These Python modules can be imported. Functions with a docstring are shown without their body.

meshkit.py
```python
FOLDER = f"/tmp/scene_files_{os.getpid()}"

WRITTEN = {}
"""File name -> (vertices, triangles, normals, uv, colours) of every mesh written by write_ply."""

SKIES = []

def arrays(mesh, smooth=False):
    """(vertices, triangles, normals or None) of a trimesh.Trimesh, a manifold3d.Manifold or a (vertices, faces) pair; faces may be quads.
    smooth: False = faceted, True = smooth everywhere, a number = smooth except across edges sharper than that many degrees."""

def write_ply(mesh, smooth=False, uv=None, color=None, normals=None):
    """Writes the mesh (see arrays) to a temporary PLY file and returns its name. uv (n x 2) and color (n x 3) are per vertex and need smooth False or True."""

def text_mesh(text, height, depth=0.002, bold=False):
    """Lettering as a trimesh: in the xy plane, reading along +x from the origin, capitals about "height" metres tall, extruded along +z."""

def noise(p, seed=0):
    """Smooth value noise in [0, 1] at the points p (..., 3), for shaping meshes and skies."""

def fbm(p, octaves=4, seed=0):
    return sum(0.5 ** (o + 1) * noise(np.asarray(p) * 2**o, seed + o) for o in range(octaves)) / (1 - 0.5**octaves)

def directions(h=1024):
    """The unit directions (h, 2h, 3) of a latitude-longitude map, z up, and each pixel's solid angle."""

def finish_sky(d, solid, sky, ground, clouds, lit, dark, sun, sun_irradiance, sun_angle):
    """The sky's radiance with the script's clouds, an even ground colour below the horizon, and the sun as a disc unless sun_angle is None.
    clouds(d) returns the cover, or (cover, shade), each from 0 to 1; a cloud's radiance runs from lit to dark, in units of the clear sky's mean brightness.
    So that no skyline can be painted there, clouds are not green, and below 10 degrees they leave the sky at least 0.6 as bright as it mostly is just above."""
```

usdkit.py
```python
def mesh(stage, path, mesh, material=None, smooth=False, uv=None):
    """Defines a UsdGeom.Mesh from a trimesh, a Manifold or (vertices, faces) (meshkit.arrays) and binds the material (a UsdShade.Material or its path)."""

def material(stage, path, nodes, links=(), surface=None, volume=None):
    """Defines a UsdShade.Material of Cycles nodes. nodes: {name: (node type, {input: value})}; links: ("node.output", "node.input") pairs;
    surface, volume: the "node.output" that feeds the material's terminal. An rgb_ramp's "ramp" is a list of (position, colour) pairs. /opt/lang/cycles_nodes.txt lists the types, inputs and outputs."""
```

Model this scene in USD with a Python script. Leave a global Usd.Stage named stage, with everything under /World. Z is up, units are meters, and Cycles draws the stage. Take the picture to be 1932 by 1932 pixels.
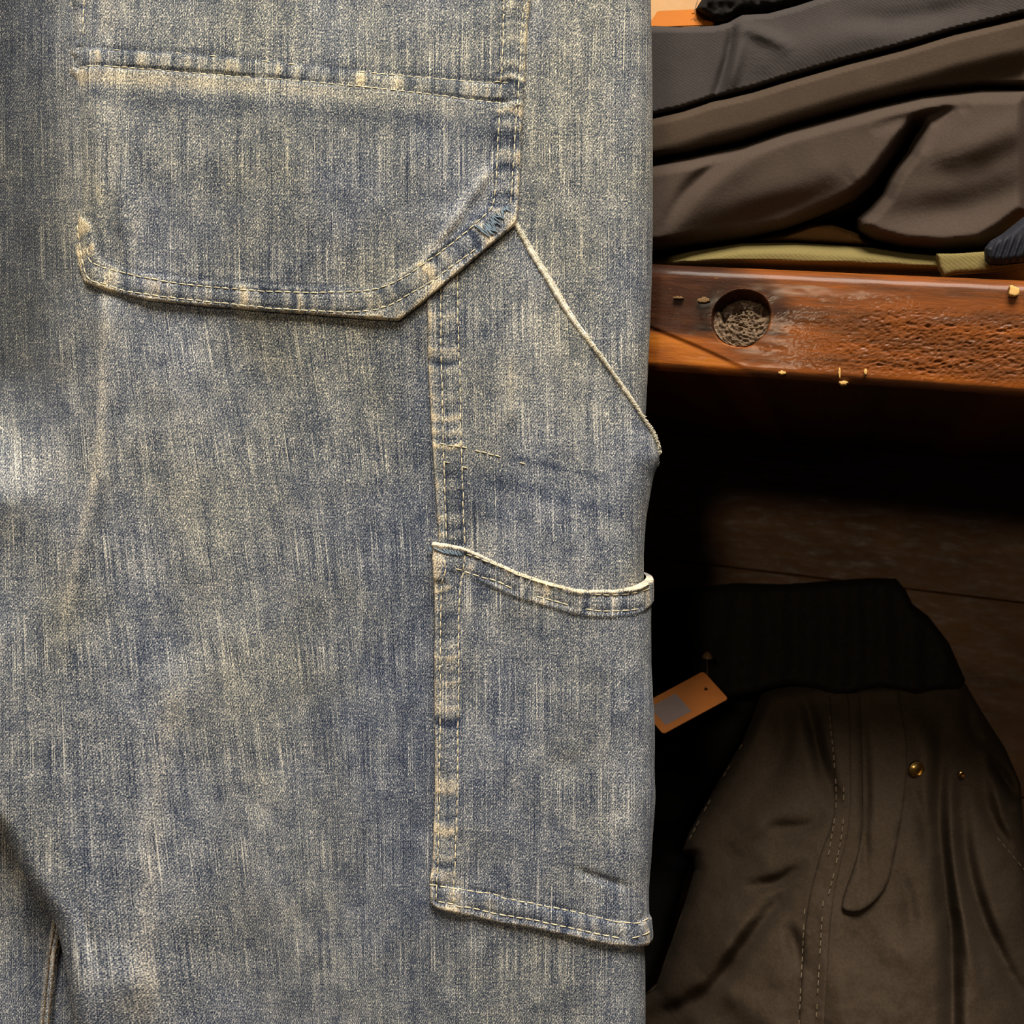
import math
import numpy as np, trimesh, shapely, usdkit, meshkit
from shapely.geometry import Polygon, LineString
from scipy.spatial import Delaunay, cKDTree
from pxr import Usd, UsdGeom, UsdLux, Gf, Sdf, Vt, UsdShade

stage = Usd.Stage.CreateInMemory()
UsdGeom.SetStageUpAxis(stage, UsdGeom.Tokens.z)
UsdGeom.SetStageMetersPerUnit(stage, 1.0)
UsdGeom.Xform.Define(stage, '/World')
UsdGeom.Scope.Define(stage, '/World/Looks')

# ------------------------------------------------------------------ camera
EYE = np.array([0.0, 0.0, 1.20])          # phone held at chest height, looking along +y
ROLL = math.radians(6.5)                  # held a little crooked
TAN = math.tan(math.radians(25.0))        # half the angle of view
RIGHT = np.array([math.cos(ROLL), 0, math.sin(ROLL)])
UP = np.array([-math.sin(ROLL), 0, math.cos(ROLL)])
cam = UsdGeom.Camera.Define(stage, '/World/camera')
cam.CreateHorizontalApertureAttr(36.0)
cam.CreateVerticalApertureAttr(36.0)
cam.CreateFocalLengthAttr(18.0 / TAN)
cam.CreateFStopAttr(20.0)
cam.CreateFocusDistanceAttr(0.425)
cam.CreateClippingRangeAttr(Gf.Vec2f(0.02, 100))
cam.CreateExposureAttr(0.0)
back = np.array([0, -1.0, 0])
M4 = np.eye(4); M4[0, :3] = RIGHT; M4[1, :3] = UP; M4[2, :3] = back; M4[3, :3] = EYE
cam.AddTransformOp().Set(Gf.Matrix4d(M4.tolist()))

# ------------------------------------------------------------------ light
def look_at(prim, pos, to):
    z = np.array(pos, float) - np.array(to, float); z /= np.linalg.norm(z)
    x = np.cross([0, 0, 1.0], z); x /= np.linalg.norm(x); y = np.cross(z, x)
    m = np.eye(4); m[0, :3], m[1, :3], m[2, :3], m[3, :3] = x, y, z, pos
    UsdGeom.Xformable(prim).AddTransformOp().Set(Gf.Matrix4d(m.tolist()))

TARGET = np.array([0.05, 0.45, 1.20])
def from_dir(az, el, dist):
    a, e = math.radians(az), math.radians(el)
    return TARGET + dist * np.array([-math.sin(a) * math.cos(e), -math.cos(a) * math.cos(e), math.sin(e)])

key = UsdLux.RectLight.Define(stage, '/World/ceiling_lamp')      # the shop's ceiling lamps over the aisle
key.CreateWidthAttr(0.85); key.CreateHeightAttr(0.75); key.CreateIntensityAttr(27.0)
key.CreateColorAttr(Gf.Vec3f(1.0, 0.93, 0.82))
look_at(key, from_dir(8, 58, 1.7), TARGET)
low = UsdLux.SphereLight.Define(stage, '/World/aisle_lamp')       # a small lamp further down the aisle
low.CreateRadiusAttr(0.11); low.CreateIntensityAttr(60.0); low.CreateColorAttr(Gf.Vec3f(1.0, 0.82, 0.58))
UsdGeom.Xformable(low).AddTranslateOp().Set(Gf.Vec3d(*map(float, from_dir(17.2, 10.4, 2.2))))
dome = UsdLux.DomeLight.Define(stage, '/World/room_glow')         # what the dim room gives back
dome.CreateIntensityAttr(0.012); dome.CreateColorAttr(Gf.Vec3f(1.0, 0.86, 0.68))

# ------------------------------------------------------------------ helpers
def P(px, py, dep):
    """The point that stands dep metres in front of the phone in the direction of photograph pixel (px, py)."""
    px, py, dep = np.broadcast_arrays(np.asarray(px, float), np.asarray(py, float), np.asarray(dep, float))
    cx, cy = (px - 966) / 966 * TAN * dep, (966 - py) / 966 * TAN * dep
    return EYE + cx[..., None] * RIGHT + cy[..., None] * UP + dep[..., None] * np.array([0, 1.0, 0])

YAW = math.radians(16.7)                   # the shelving is not square to the phone: its right end is nearer
PIV = np.array([0.0595, 0.45, 0.0])
AX, AY = np.array([math.cos(YAW), -math.sin(YAW), 0]), np.array([math.sin(YAW), math.cos(YAW), 0])
def shelf_depth(px, yl=0.0):
    """How far away the plane yl behind the shelving's front is in the direction of photograph column px."""
    o = PIV + yl * AY; t = math.tan(YAW)
    return (o[1] + o[0] * t) / (1 + t * (np.asarray(px, float) - 966) / 966 * TAN)
def near(px): return shelf_depth(px) / 0.45
def to_local(v):
    d = np.asarray(v, float) - PIV; return np.stack([d @ AX, d @ AY, d[..., 2]], -1)

def PS(px, py, dep): return P(px, py, np.asarray(dep) * near(px))

def sm(x, a, b):
    t = np.clip((np.asarray(x, float) - a) / (b - a), 0, 1)
    return t * t * (3 - 2 * t)
def gs(x, c, w):
    return np.exp(-((np.asarray(x, float) - c) / w) ** 2)
def fbm2(x, y, scale, seed=0, oct=3):
    x, y = np.broadcast_arrays(np.asarray(x, float), np.asarray(y, float))
    return meshkit.fbm(np.stack([x / scale, y / scale, np.zeros_like(x) + 0.37], -1), oct, seed)
def n1(a, scale, seed=0):
    a = np.asarray(a, float)
    return meshkit.noise(np.stack([a / scale, np.zeros_like(a) + 0.5, np.zeros_like(a) + 0.5], -1), seed)

class Line:
    """A polyline: distance to it and how far along."""
    def __init__(s, pts, step=1.5):
        l = LineString(pts); n = max(2, int(l.length / step) + 1)
        s.len = l.length; s.a = np.linspace(0, l.length, n)
        s.p = np.array([l.interpolate(t).coords[0] for t in s.a]); s.t = cKDTree(s.p)
    def __call__(s, x, y):
        x, y = np.broadcast_arrays(np.asarray(x, float), np.asarray(y, float))
        d, i = s.t.query(np.stack([x, y], -1)); return d, s.a[i]

def smooth_line(pts, n=6):
    """Rounds the corners of a polyline (Catmull-Rom)."""
    p = np.array(pts, float); q = np.vstack([2 * p[0] - p[1], p, 2 * p[-1] - p[-2]]); out = []
    for i in range(1, len(q) - 2):
        for t in np.linspace(0, 1, n, endpoint=False):
            a, b, c, d = q[i - 1], q[i], q[i + 1], q[i + 2]
            out.append(0.5 * (2 * b + (c - a) * t + (2 * a - 5 * b + 4 * c - d) * t * t + (3 * b - a - 3 * c + d) * t ** 3))
    return np.vstack([out, p[-1]])

used = {}
def numbered(parent, name):
    k = used.get((parent, name), 0); used[(parent, name)] = k + 1
    return f'{parent}/{name}' + (f'_{k:03d}' if k else '')

def tag(prim, label=None, cat=None, group=None, kind=None):
    p = prim.GetPrim() if hasattr(prim, 'GetPrim') else prim
    for k, v in (('label', label), ('category', cat), ('group', group), ('kind', kind)):
        if v: p.SetCustomDataByKey(k, v)
    return p
def thing(name, label, cat, group=None, at=(0, 0, 0), turn=0.0):
    x = UsdGeom.Xform.Define(stage, numbered('/World', name))
    ORIGIN[str(x.GetPath())] = np.array(at, float)
    x.AddTranslateOp().Set(Gf.Vec3d(*map(float, at)))
    if turn: x.AddRotateZOp().Set(turn); ORIGIN[str(x.GetPath())] = np.zeros(3)
    tag(x, label, cat, group); return str(x.GetPath())
ORIGIN = {}
def obj(name, mesh, mat, parent='/World', label=None, smooth=True, cloth=None, kind=None):
    path = numbered(parent, name)
    top = '/'.join(path.split('/')[:3])
    o = ORIGIN.get(top, np.zeros(3))
    if isinstance(mesh, trimesh.Trimesh): mesh = (np.array(mesh.vertices), np.array(mesh.faces))
    v, f = mesh
    m = usdkit.mesh(stage, path, (np.asarray(v, float) - o, f), mat, smooth=smooth)
    if cloth is not None:
        UsdGeom.PrimvarsAPI(m).CreatePrimvar('cloth', Sdf.ValueTypeNames.Float3Array, 'vertex').Set(Vt.Vec3fArray.FromNumpy(np.asarray(cloth, np.float32)))
    tag(m, label, kind=kind)
    return path

def grid_faces(nr, nc):
    i, j = np.meshgrid(np.arange(nr - 1), np.arange(nc - 1), indexing='ij')
    a = i * nc + j
    return np.vstack([np.stack([a, a + nc, a + nc + 1], -1).reshape(-1, 3), np.stack([a, a + nc + 1, a + 1], -1).reshape(-1, 3)])

def outline_mesh(poly, res, rings=(0.8, 3.0)):
    """2-D triangulation of an outline: (points, triangles, distance to the edge, boundary index list)."""
    if not isinstance(poly, Polygon): poly = Polygon(poly)
    poly = poly.buffer(0)
    if poly.geom_type != 'Polygon': poly = max(poly.geoms, key=lambda g: g.area)
    def ring(pl, st):
        l = pl.exterior; n = max(8, int(l.length / st)); return np.array([l.interpolate(t, normalized=True).coords[0] for t in np.linspace(0, 1, n, endpoint=False)])
    b = ring(poly, res); pts = [b]
    for r in rings:
        q = poly.buffer(-r)
        for g in getattr(q, 'geoms', [q]):
            if not g.is_empty: pts.append(ring(g, res))
    x0, y0, x1, y1 = poly.bounds
    gx, gy = np.meshgrid(np.arange(x0, x1, res), np.arange(y0, y1, res * 0.9)); gx = gx + (np.arange(gx.shape[0]) % 2)[:, None] * res * 0.5
    g = np.stack([gx.ravel(), gy.ravel()], -1)
    inner = poly.buffer(-(rings[-1] if rings else 0) - res * 0.6)
    if not inner.is_empty: g = g[shapely.contains_xy(inner, g[:, 0], g[:, 1])]; pts.append(g)
    p = np.vstack(pts)
    t = Delaunay(p).simplices
    c = p[t].mean(1); t = t[shapely.contains_xy(poly, c[:, 0], c[:, 1])]
    e1, e2 = p[t[:, 1]] - p[t[:, 0]], p[t[:, 2]] - p[t[:, 0]]
    cr = e1[:, 0] * e2[:, 1] - e1[:, 1] * e2[:, 0]
    t = t[np.abs(cr) > 1e-6]; cr = cr[np.abs(cr) > 1e-6]
    t[cr < 0] = t[cr < 0][:, ::-1]
    d = shapely.distance(shapely.points(p), poly.exterior)
    d[:len(b)] = 0
    return p, t, d, len(b)

def body(poly, depth, roll_px, roll_m, thick, res=6, rim=None, rings=None, local=False):
    """A soft solid with the given outline: its front lies depth(px, py) away and rolls back towards its rim, by roll_m or to the depth rim; its back lies thick metres behind."""
    rings = rings if rings is not None else tuple(x for x in (0.09 * roll_px, 0.28 * roll_px, 0.6 * roll_px))
    p, t, d, nb = outline_mesh(poly, res, rings)
    q = 1 - np.clip(d / roll_px, 0, 1); arc = np.sqrt(np.maximum(0, 1 - q * q)); dep = depth(p[:, 0], p[:, 1])
    dep = dep + roll_m * (1 - arc) if rim is None else rim - (rim - dep) * arc
    v = P(p[:, 0], p[:, 1], dep * near(p[:, 0])); y = to_local(v)[:, 1]
    y1 = np.maximum(y[:nb] + 0.004, np.median(y) + thick) if rim is None else y[:nb] + thick
    bk = v[:nb] + (y1 - y[:nb])[:, None] * AY
    i = np.arange(nb); j = (i + 1) % nb; n = len(v)
    area = 0.5 * np.sum(p[i, 0] * p[j, 1] - p[j, 0] * p[i, 1])
    cv, cap2 = trimesh.creation.triangulate_polygon(Polygon(p[:nb]), engine='earcut'); cap2 = cKDTree(p[:nb]).query(cv)[1][cap2]
    ca = 0.5 * np.sum((p[cap2[:, 1], 0] - p[cap2[:, 0], 0]) * (p[cap2[:, 2], 1] - p[cap2[:, 0], 1]) - (p[cap2[:, 2], 0] - p[cap2[:, 0], 0]) * (p[cap2[:, 1], 1] - p[cap2[:, 0], 1]))
    side = np.vstack([np.stack([i, n + i, n + j], -1), np.stack([i, n + j, j], -1)])
    cap = cap2 + n
    if ca > 0: cap = cap[:, ::-1]
    if area < 0: side = side[:, ::-1]
    f = np.vstack([t, side[:, ::-1] * 1, cap])
    v2 = np.vstack([v, bk])
    # pixels count downwards: turn it all so that the front faces the aisle
    if np.cross(v2[t[:, 1]] - v2[t[:, 0]], v2[t[:, 2]] - v2[t[:, 0]])[:, 1].sum() > 0: f = f[:, ::-1]
    return trimesh.Trimesh(to_local(v2) if local else v2, f, process=False), p

def tube(pts, rad, sides=6, taper=False):
    p = np.asarray(pts, float); t = np.gradient(p, axis=0); t /= np.linalg.norm(t, axis=1, keepdims=True) + 1e-12
    a = np.cross(t, np.where(np.abs(t[:, 1:2]) < 0.9, [[0, 1.0, 0]], [[1.0, 0, 0]])); a /= np.linalg.norm(a, axis=1, keepdims=True) + 1e-12
    b = np.cross(t, a); an = np.arange(sides) * 2 * np.pi / sides
    r = np.broadcast_to(rad, (len(p),))
    v = p[:, None] + r[:, None, None] * (np.cos(an)[None, :, None] * a[:, None] + np.sin(an)[None, :, None] * b[:, None])
    i, j = np.meshgrid(np.arange(len(p) - 1), np.arange(sides), indexing='ij')
    q = np.stack([i * sides + j, i * sides + (j + 1) % sides, (i + 1) * sides + (j + 1) % sides, (i + 1) * sides + j], -1).reshape(-1, 4)
    v = np.vstack([v.reshape(-1, 3), p[:1], p[-1:]]); n = len(p) * sides; k = np.arange(sides)
    f = np.vstack([q[:, [0, 1, 2]], q[:, [0, 2, 3]], np.stack([np.full(sides, n), (k + 1) % sides, k], -1), np.stack([np.full(sides, n + 1), n - sides + k, n - sides + (k + 1) % sides], -1)])
    return v, f
def join(ms):
    vs, fs, n = [], [], 0
    for v, f in ms: vs.append(v); fs.append(f + n); n += len(v)
    return np.vstack(vs), np.vstack(fs)
def box(x0, x1, y0, y1, z0, z1, r=0.0015):
    import manifold3d as m3
    s = m3.Manifold.hull(m3.Manifold.cube([x1 - x0 - 2 * r, y1 - y0, z1 - z0 - 2 * r]).translate([x0 + r, y0, z0 + r]) + m3.Manifold.cube([x1 - x0, y1 - y0 - 2 * r, z1 - z0 - 2 * r]).translate([x0, y0 + r, z0 + r]) + m3.Manifold.cube([x1 - x0 - 2 * r, y1 - y0 - 2 * r, z1 - z0]).translate([x0 + r, y0 + r, z0]))
    m = s.to_mesh(); return trimesh.Trimesh(m.vert_properties[:, :3], m.tri_verts, process=False)

# ------------------------------------------------------------------ materials
class G:
    def __init__(s, name): s.name, s.nodes, s.links, s.k = name, {}, [], 0
    def n(s, kind, out=None, **inp):
        s.k += 1; nm = f'n{s.k}'; vals = {}
        for a, b in inp.items():
            if isinstance(b, str) and '.' in b: s.links.append((b, f'{nm}.{a}'))
            else: vals[a] = b
        s.nodes[nm] = (kind, vals); return f'{nm}.{out}' if out else nm
    def m(s, op, a, b=0.0, c=0.0): return s.n('math', 'value', math_type=op, value1=a, value2=b, value3=c)
    def add(s, a, b): return s.m('add', a, b)
    def mul(s, a, b): return s.m('multiply', a, b)
    def mad(s, a, b, c): return s.m('multiply_add', a, b, c)
    def map(s, v, a, b, c, d): return s.n('map_range', 'result', value=v, from_min=a, from_max=b, to_min=c, to_max=d, clamp=True)
    def scaled(s, vec, sc, rot=(0, 0, 0)): return s.n('mapping', 'vector', mapping_type='point', vector=vec, scale=sc, rotation=rot)
    def noise(s, vec, scale=1.0, detail=2.0, rough=0.5, out='fac', dist=0.0): return s.n('noise_texture', out, vector=vec, scale=scale, detail=detail, roughness=rough, distortion=dist)
    def ramp(s, fac, stops): return s.n('rgb_ramp', 'color', fac=fac, ramp=stops)
    def done(s, surface): return usdkit.material(stage, '/World/Looks/' + s.name, s.nodes, s.links, surface=surface)

def denim(name, bias=0.0):
    g = G(name)
    at = g.n('attribute', attribute='cloth')
    xyz = g.n('separate_xyz', vector=at + '.vector')
    u, v, wear_shade = xyz + '.x', xyz + '.y', xyz + '.z'          # millimetres across and along the cloth, and its fading together with painted light and shade
    uv = g.n('combine_xyz', 'vector', x=u, y=v, z=0.0)
    weave = g.noise(g.scaled(uv, (2.2, 1.5, 1)), 1.0, 1.0, 0.6)
    tw = g.m('sine', g.add(g.mul(u, 6.0), g.add(g.mul(v, 4.4), g.mul(g.noise(uv, 0.7, 1), 7.0))))
    fine = g.n('white_noise_texture', 'value', vector=g.n('vector_math', 'vector', math_type='floor', vector1=g.scaled(uv, (2.6, 1.8, 1))))
    slub = g.noise(g.scaled(uv, (2.5, 0.026, 1)), 1.0, 0.0, 0.5)
    slub_hi = g.m('subtract', g.map(slub, 0.66, 0.80, 0, 1), g.mul(g.map(slub, 0.32, 0.20, 0, 1), 0.6))
    slub_mask = g.map(g.noise(g.scaled(uv, (0.3, 0.05, 1)), 1.0, 1), 0.42, 0.62, 0.25, 1.0)
    weft = g.noise(g.scaled(uv, (0.06, 1.6, 1)), 1.0, 1.0, 0.6)
    stre = g.noise(g.scaled(uv, (0.28, 0.022, 1)), 1.0, 3, 0.6)
    cloud = g.noise(g.scaled(uv, (0.11, 0.085, 1)), 1.0, 3, 0.6)
    t = g.mad(g.add(weave, -0.5), 1.35, 0.462 + bias)
    t = g.mad(g.add(fine, -0.5), 0.22, t)
    t = g.mad(tw, 0.085, t)
    t = g.mad(g.add(slub, -0.5), 0.28, t)
    t = g.mad(g.mul(slub_hi, slub_mask), 0.34, t)
    t = g.mad(g.add(weft, -0.5), 0.20, t)
    t = g.mad(g.add(stre, -0.5), 0.34, t)
    t = g.mad(g.add(cloud, -0.5), 0.48, t)
    t = g.mad(g.map(fine, 0.86, 1.0, 0, 1), 0.22, t)
    t = g.add(t, wear_shade)
    col = g.ramp(t, [(0.0, (0.012, 0.018, 0.036)), (0.2, (0.040, 0.053, 0.084)), (0.38, (0.104, 0.121, 0.142)), (0.55, (0.236, 0.243, 0.240)), (0.75, (0.48, 0.46, 0.395)), (1.0, (0.87, 0.82, 0.66))])
    hue = g.add(g.map(g.noise(g.scaled(uv, (0.016, 0.012, 1)), 1.0, 2), 0.35, 0.65, 0, 0.75), g.map(v, 60, 330, 0.32, -0.22))
    tint = g.ramp(hue, [(0, (0.94, 0.975, 1.13)), (1, (1.04, 1.0, 0.90))])
    col = g.n('mix', 'color', mix_type='multiply', fac=1.0, color1=col, color2=tint)
    col = g.n('mix', 'color', mix_type='multiply', fac=g.map(wear_shade, 0.06, 0.30, 0, 1), color1=col, color2=(1.10, 0.97, 0.80))
    h = g.add(g.mul(weave, 1.0), g.add(g.mul(tw, 0.15), g.mul(slub_hi, 0.5)))
    nb = g.n('bump', 'normal', height=h, strength=0.55, distance=0.0003)
    p = g.n('principled_bsdf', base_color=col, roughness=0.85, specular_ior_level=0.22, sheen_weight=0.08, sheen_roughness=0.5, normal=nb)
    return g.done(p + '.BSDF')

def fabric(name, color, var=0.18, scale=900.0, twill=0.0, sheen=0.15, rough=0.9, bump=0.3, two=None):
    g = G(name)
    pos = g.n('geometry') + '.position'
    big = g.noise(pos, 22.0, 3, 0.55); fine = g.noise(pos, scale, 2, 0.6)
    k = g.add(g.mad(g.add(big, -0.5), var * 1.6, 1.0), g.mul(g.add(fine, -0.5), var * 2.0))
    if twill:
        w = g.n('wave_texture', 'fac', wave_type='bands', bands_direction='diagonal', vector=pos, scale=twill, distortion=0.6, detail=1.0)
        k = g.mad(g.add(w, -0.5), 0.28, k)
    col = g.n('mix', 'color', mix_type='multiply', fac=1.0, color1=color, color2=g.n('combine_color', 'color', r=k, g=k, b=k))
    nb = g.n('bump', 'normal', height=fine, strength=bump, distance=0.0004)
    p = g.n('principled_bsdf', base_color=col, roughness=rough, specular_ior_level=0.15, sheen_weight=sheen, sheen_roughness=0.4, sheen_tint=tuple(color), normal=nb)
    return g.done(p + '.BSDF')

def plain(name, color, rough=0.6, metallic=0.0, spec=0.4, var=0.1, scale=300.0):
    g = G(name); pos = g.n('geometry') + '.position'
    k = g.mad(g.add(g.noise(pos, scale, 2), -0.5), var * 2, 1.0)
    col = g.n('mix', 'color', mix_type='multiply', fac=1.0, color1=color, color2=g.n('combine_color', 'color', r=k, g=k, b=k))
    p = g.n('principled_bsdf', base_color=col, roughness=rough, metallic=metallic, specular_ior_level=spec)
    return g.done(p + '.BSDF')

def wood(name, dark, mid, light, grain=(6, 60, 60), rough=0.28, coat=0.5, bump=0.3, fleck=0.0):
    g = G(name); pos = g.n('geometry') + '.position'
    v = g.scaled(pos, grain)
    a = g.noise(v, 1.0, 4, 0.6, dist=0.6); b = g.noise(g.scaled(pos, (grain[0] * 4, grain[1] * 6, grain[2] * 6)), 1.0, 3, 0.65)
    t = g.add(g.mul(a, 0.75), g.mul(b, 0.35))
    col = g.ramp(t, [(0.30, dark), (0.52, mid), (0.75, light)])
    pits = g.noise(g.scaled(pos, (160, 400, 420)), 1.0, 3, 0.6)
    if fleck:
        col = g.n('mix', 'color', mix_type='mix', fac=g.mul(g.map(pits, 0.66, 0.74, 0, 1), fleck), color1=col, color2=(0.42, 0.24, 0.09))
    h = g.add(g.mul(b, 0.5), pits)
    nb = g.n('bump', 'normal', height=h, strength=bump, distance=0.0012)
    p = g.n('principled_bsdf', base_color=col, roughness=g.map(b, 0.3, 0.7, rough * 0.8, rough * 1.5), specular_ior_level=0.5, coat_weight=coat, coat_roughness=0.18, normal=nb)
    return g.done(p + '.BSDF')

DENIM = denim('denim')
THREAD = plain('cream_thread', (0.80, 0.68, 0.45), 0.7, var=0.25, scale=200)
THREAD_DK = plain('brown_thread', (0.20, 0.13, 0.07), 0.8, var=0.3)
BARTACK = plain('blue_thread', (0.20, 0.27, 0.34), 0.6, var=0.2, scale=900)
FRAY = plain('frayed_cotton', (0.93, 0.87, 0.72), 0.9, var=0.12, scale=500)
CHARCOAL = fabric('charcoal_knit', (0.055, 0.0465, 0.044), twill=520, var=0.15)
BROWN = fabric('brown_cotton', (0.064, 0.044, 0.030))
TAUPE = fabric('taupe_cotton', (0.068, 0.0485, 0.0375))
BLACK = fabric('black_cotton', (0.014, 0.012, 0.011), bump=0.6)
WAIST_SHADED = fabric('shaded_elastic', (0.015, 0.0125, 0.010), bump=1.0, scale=500)  # trouser cloth blackened: the shade under the shelf is in its colour
OLIVE = fabric('olive_twill', (0.19, 0.15, 0.055), twill=420, var=0.12)
RUST = fabric('rust_cotton', (0.17, 0.085, 0.028))
NAVYWEB = fabric('navy_webbing', (0.020, 0.021, 0.028), sheen=0.4, rough=0.6)
DARKTR = fabric('faded_black_cotton', (0.044, 0.030, 0.019), var=0.4, scale=700, bump=0.4)
ORANGE = plain('orange_card', (0.40, 0.115, 0.005), 0.7, var=0.05)
STICKER = plain('lilac_sticker', (0.17, 0.11, 0.09), 0.6)
INK = plain('dark_ink', (0.03, 0.02, 0.015), 0.7)
CLEAR = plain('clear_plastic', (0.16, 0.09, 0.04), 0.4)
BRASS = plain('brass', (0.55, 0.36, 0.12), 0.25, metallic=1.0)
def shelf_wood(name):
    g = G(name); at = g.n('attribute', attribute='cloth'); xyz = g.n('separate_xyz', vector=at + '.vector')
    pos = g.n('combine_xyz', 'vector', x=xyz + '.x', y=xyz + '.y', z=0.0); tone = xyz + '.z'            # millimetres along and across the board; stain, and shade painted on the underside
    a = g.noise(g.scaled(pos, (0.012, 0.11, 1)), 1.0, 3, 0.55, dist=0.8); b = g.noise(g.scaled(pos, (0.05, 0.9, 1)), 1.0, 3, 0.65); c = g.noise(g.scaled(pos, (0.35, 0.9, 1)), 1.0, 3, 0.65)
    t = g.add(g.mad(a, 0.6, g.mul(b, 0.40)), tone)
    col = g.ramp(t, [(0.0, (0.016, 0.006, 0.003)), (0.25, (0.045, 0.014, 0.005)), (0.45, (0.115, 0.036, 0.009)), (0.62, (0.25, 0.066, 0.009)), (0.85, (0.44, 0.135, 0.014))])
    torn = g.n('attribute', 'fac', attribute='torn')
    tan = g.add(g.map(c, 0.64, 0.74, 0, 0.35), g.mul(g.mul(torn, g.map(c, 0.50, 0.66, 0, 1)), 0.42))
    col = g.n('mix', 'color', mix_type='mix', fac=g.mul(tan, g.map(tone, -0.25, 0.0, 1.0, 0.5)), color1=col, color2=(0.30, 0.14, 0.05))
    nb = g.n('bump', 'normal', height=g.add(g.mul(b, 0.5), c), strength=0.25, distance=0.0006)
    p = g.n('principled_bsdf', base_color=col, roughness=g.add(g.map(b, 0.3, 0.7, 0.42, 0.6), g.mul(torn, 0.2)), specular_ior_level=0.10, coat_weight=g.map(torn, 0, 0.6, 0.20, 0.03), coat_roughness=0.17, normal=nb)
    return g.done(p + '.BSDF')
SHELFWOOD = shelf_wood('varnished_pine')
CHIPWOOD = plain('raw_wood', (0.75, 0.45, 0.14), 0.6, var=0.2)
PANEL_SHADED = wood('shaded_panel', (0.05, 0.020, 0.007), (0.10, 0.045, 0.016), (0.16, 0.075, 0.028), grain=(5, 40, 40), rough=0.6, coat=0.0, bump=0.1)  # panel wood darkened so its colour carries the shade inside the cubby
WORNWOOD = plain('worn_wood', (0.20, 0.11, 0.04), 0.7, var=0.4, scale=900)
KNOTWOOD = wood('knot_wood', (0.04, 0.022, 0.012), (0.13, 0.078, 0.042), (0.28, 0.19, 0.11), grain=(260, 260, 260), rough=0.7, coat=0.1, bump=1.0)
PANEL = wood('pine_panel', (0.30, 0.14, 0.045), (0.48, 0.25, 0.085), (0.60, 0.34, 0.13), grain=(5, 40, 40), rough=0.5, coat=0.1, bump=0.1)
FLOORM = plain('floor_boards', (0.035, 0.022, 0.014), 0.5)

# ================================================================== shelving
GAP = 0.0003
T = 0.0002026                                          # metres per photograph pixel where the jeans hang
YF, YB = 0.0, 0.30                                    # front and back of the shelving
ZT, ZB = EYE[2] + 0.1098, EYE[2] + 0.0649
XL, XRU = -0.146, 0.206
unit = thing('shelving_unit', 'red-brown varnished wooden shelving with a thick scuffed shelf board, behind the jeans', 'shelf', at=PIV, turn=-math.degrees(YAW))

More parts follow.
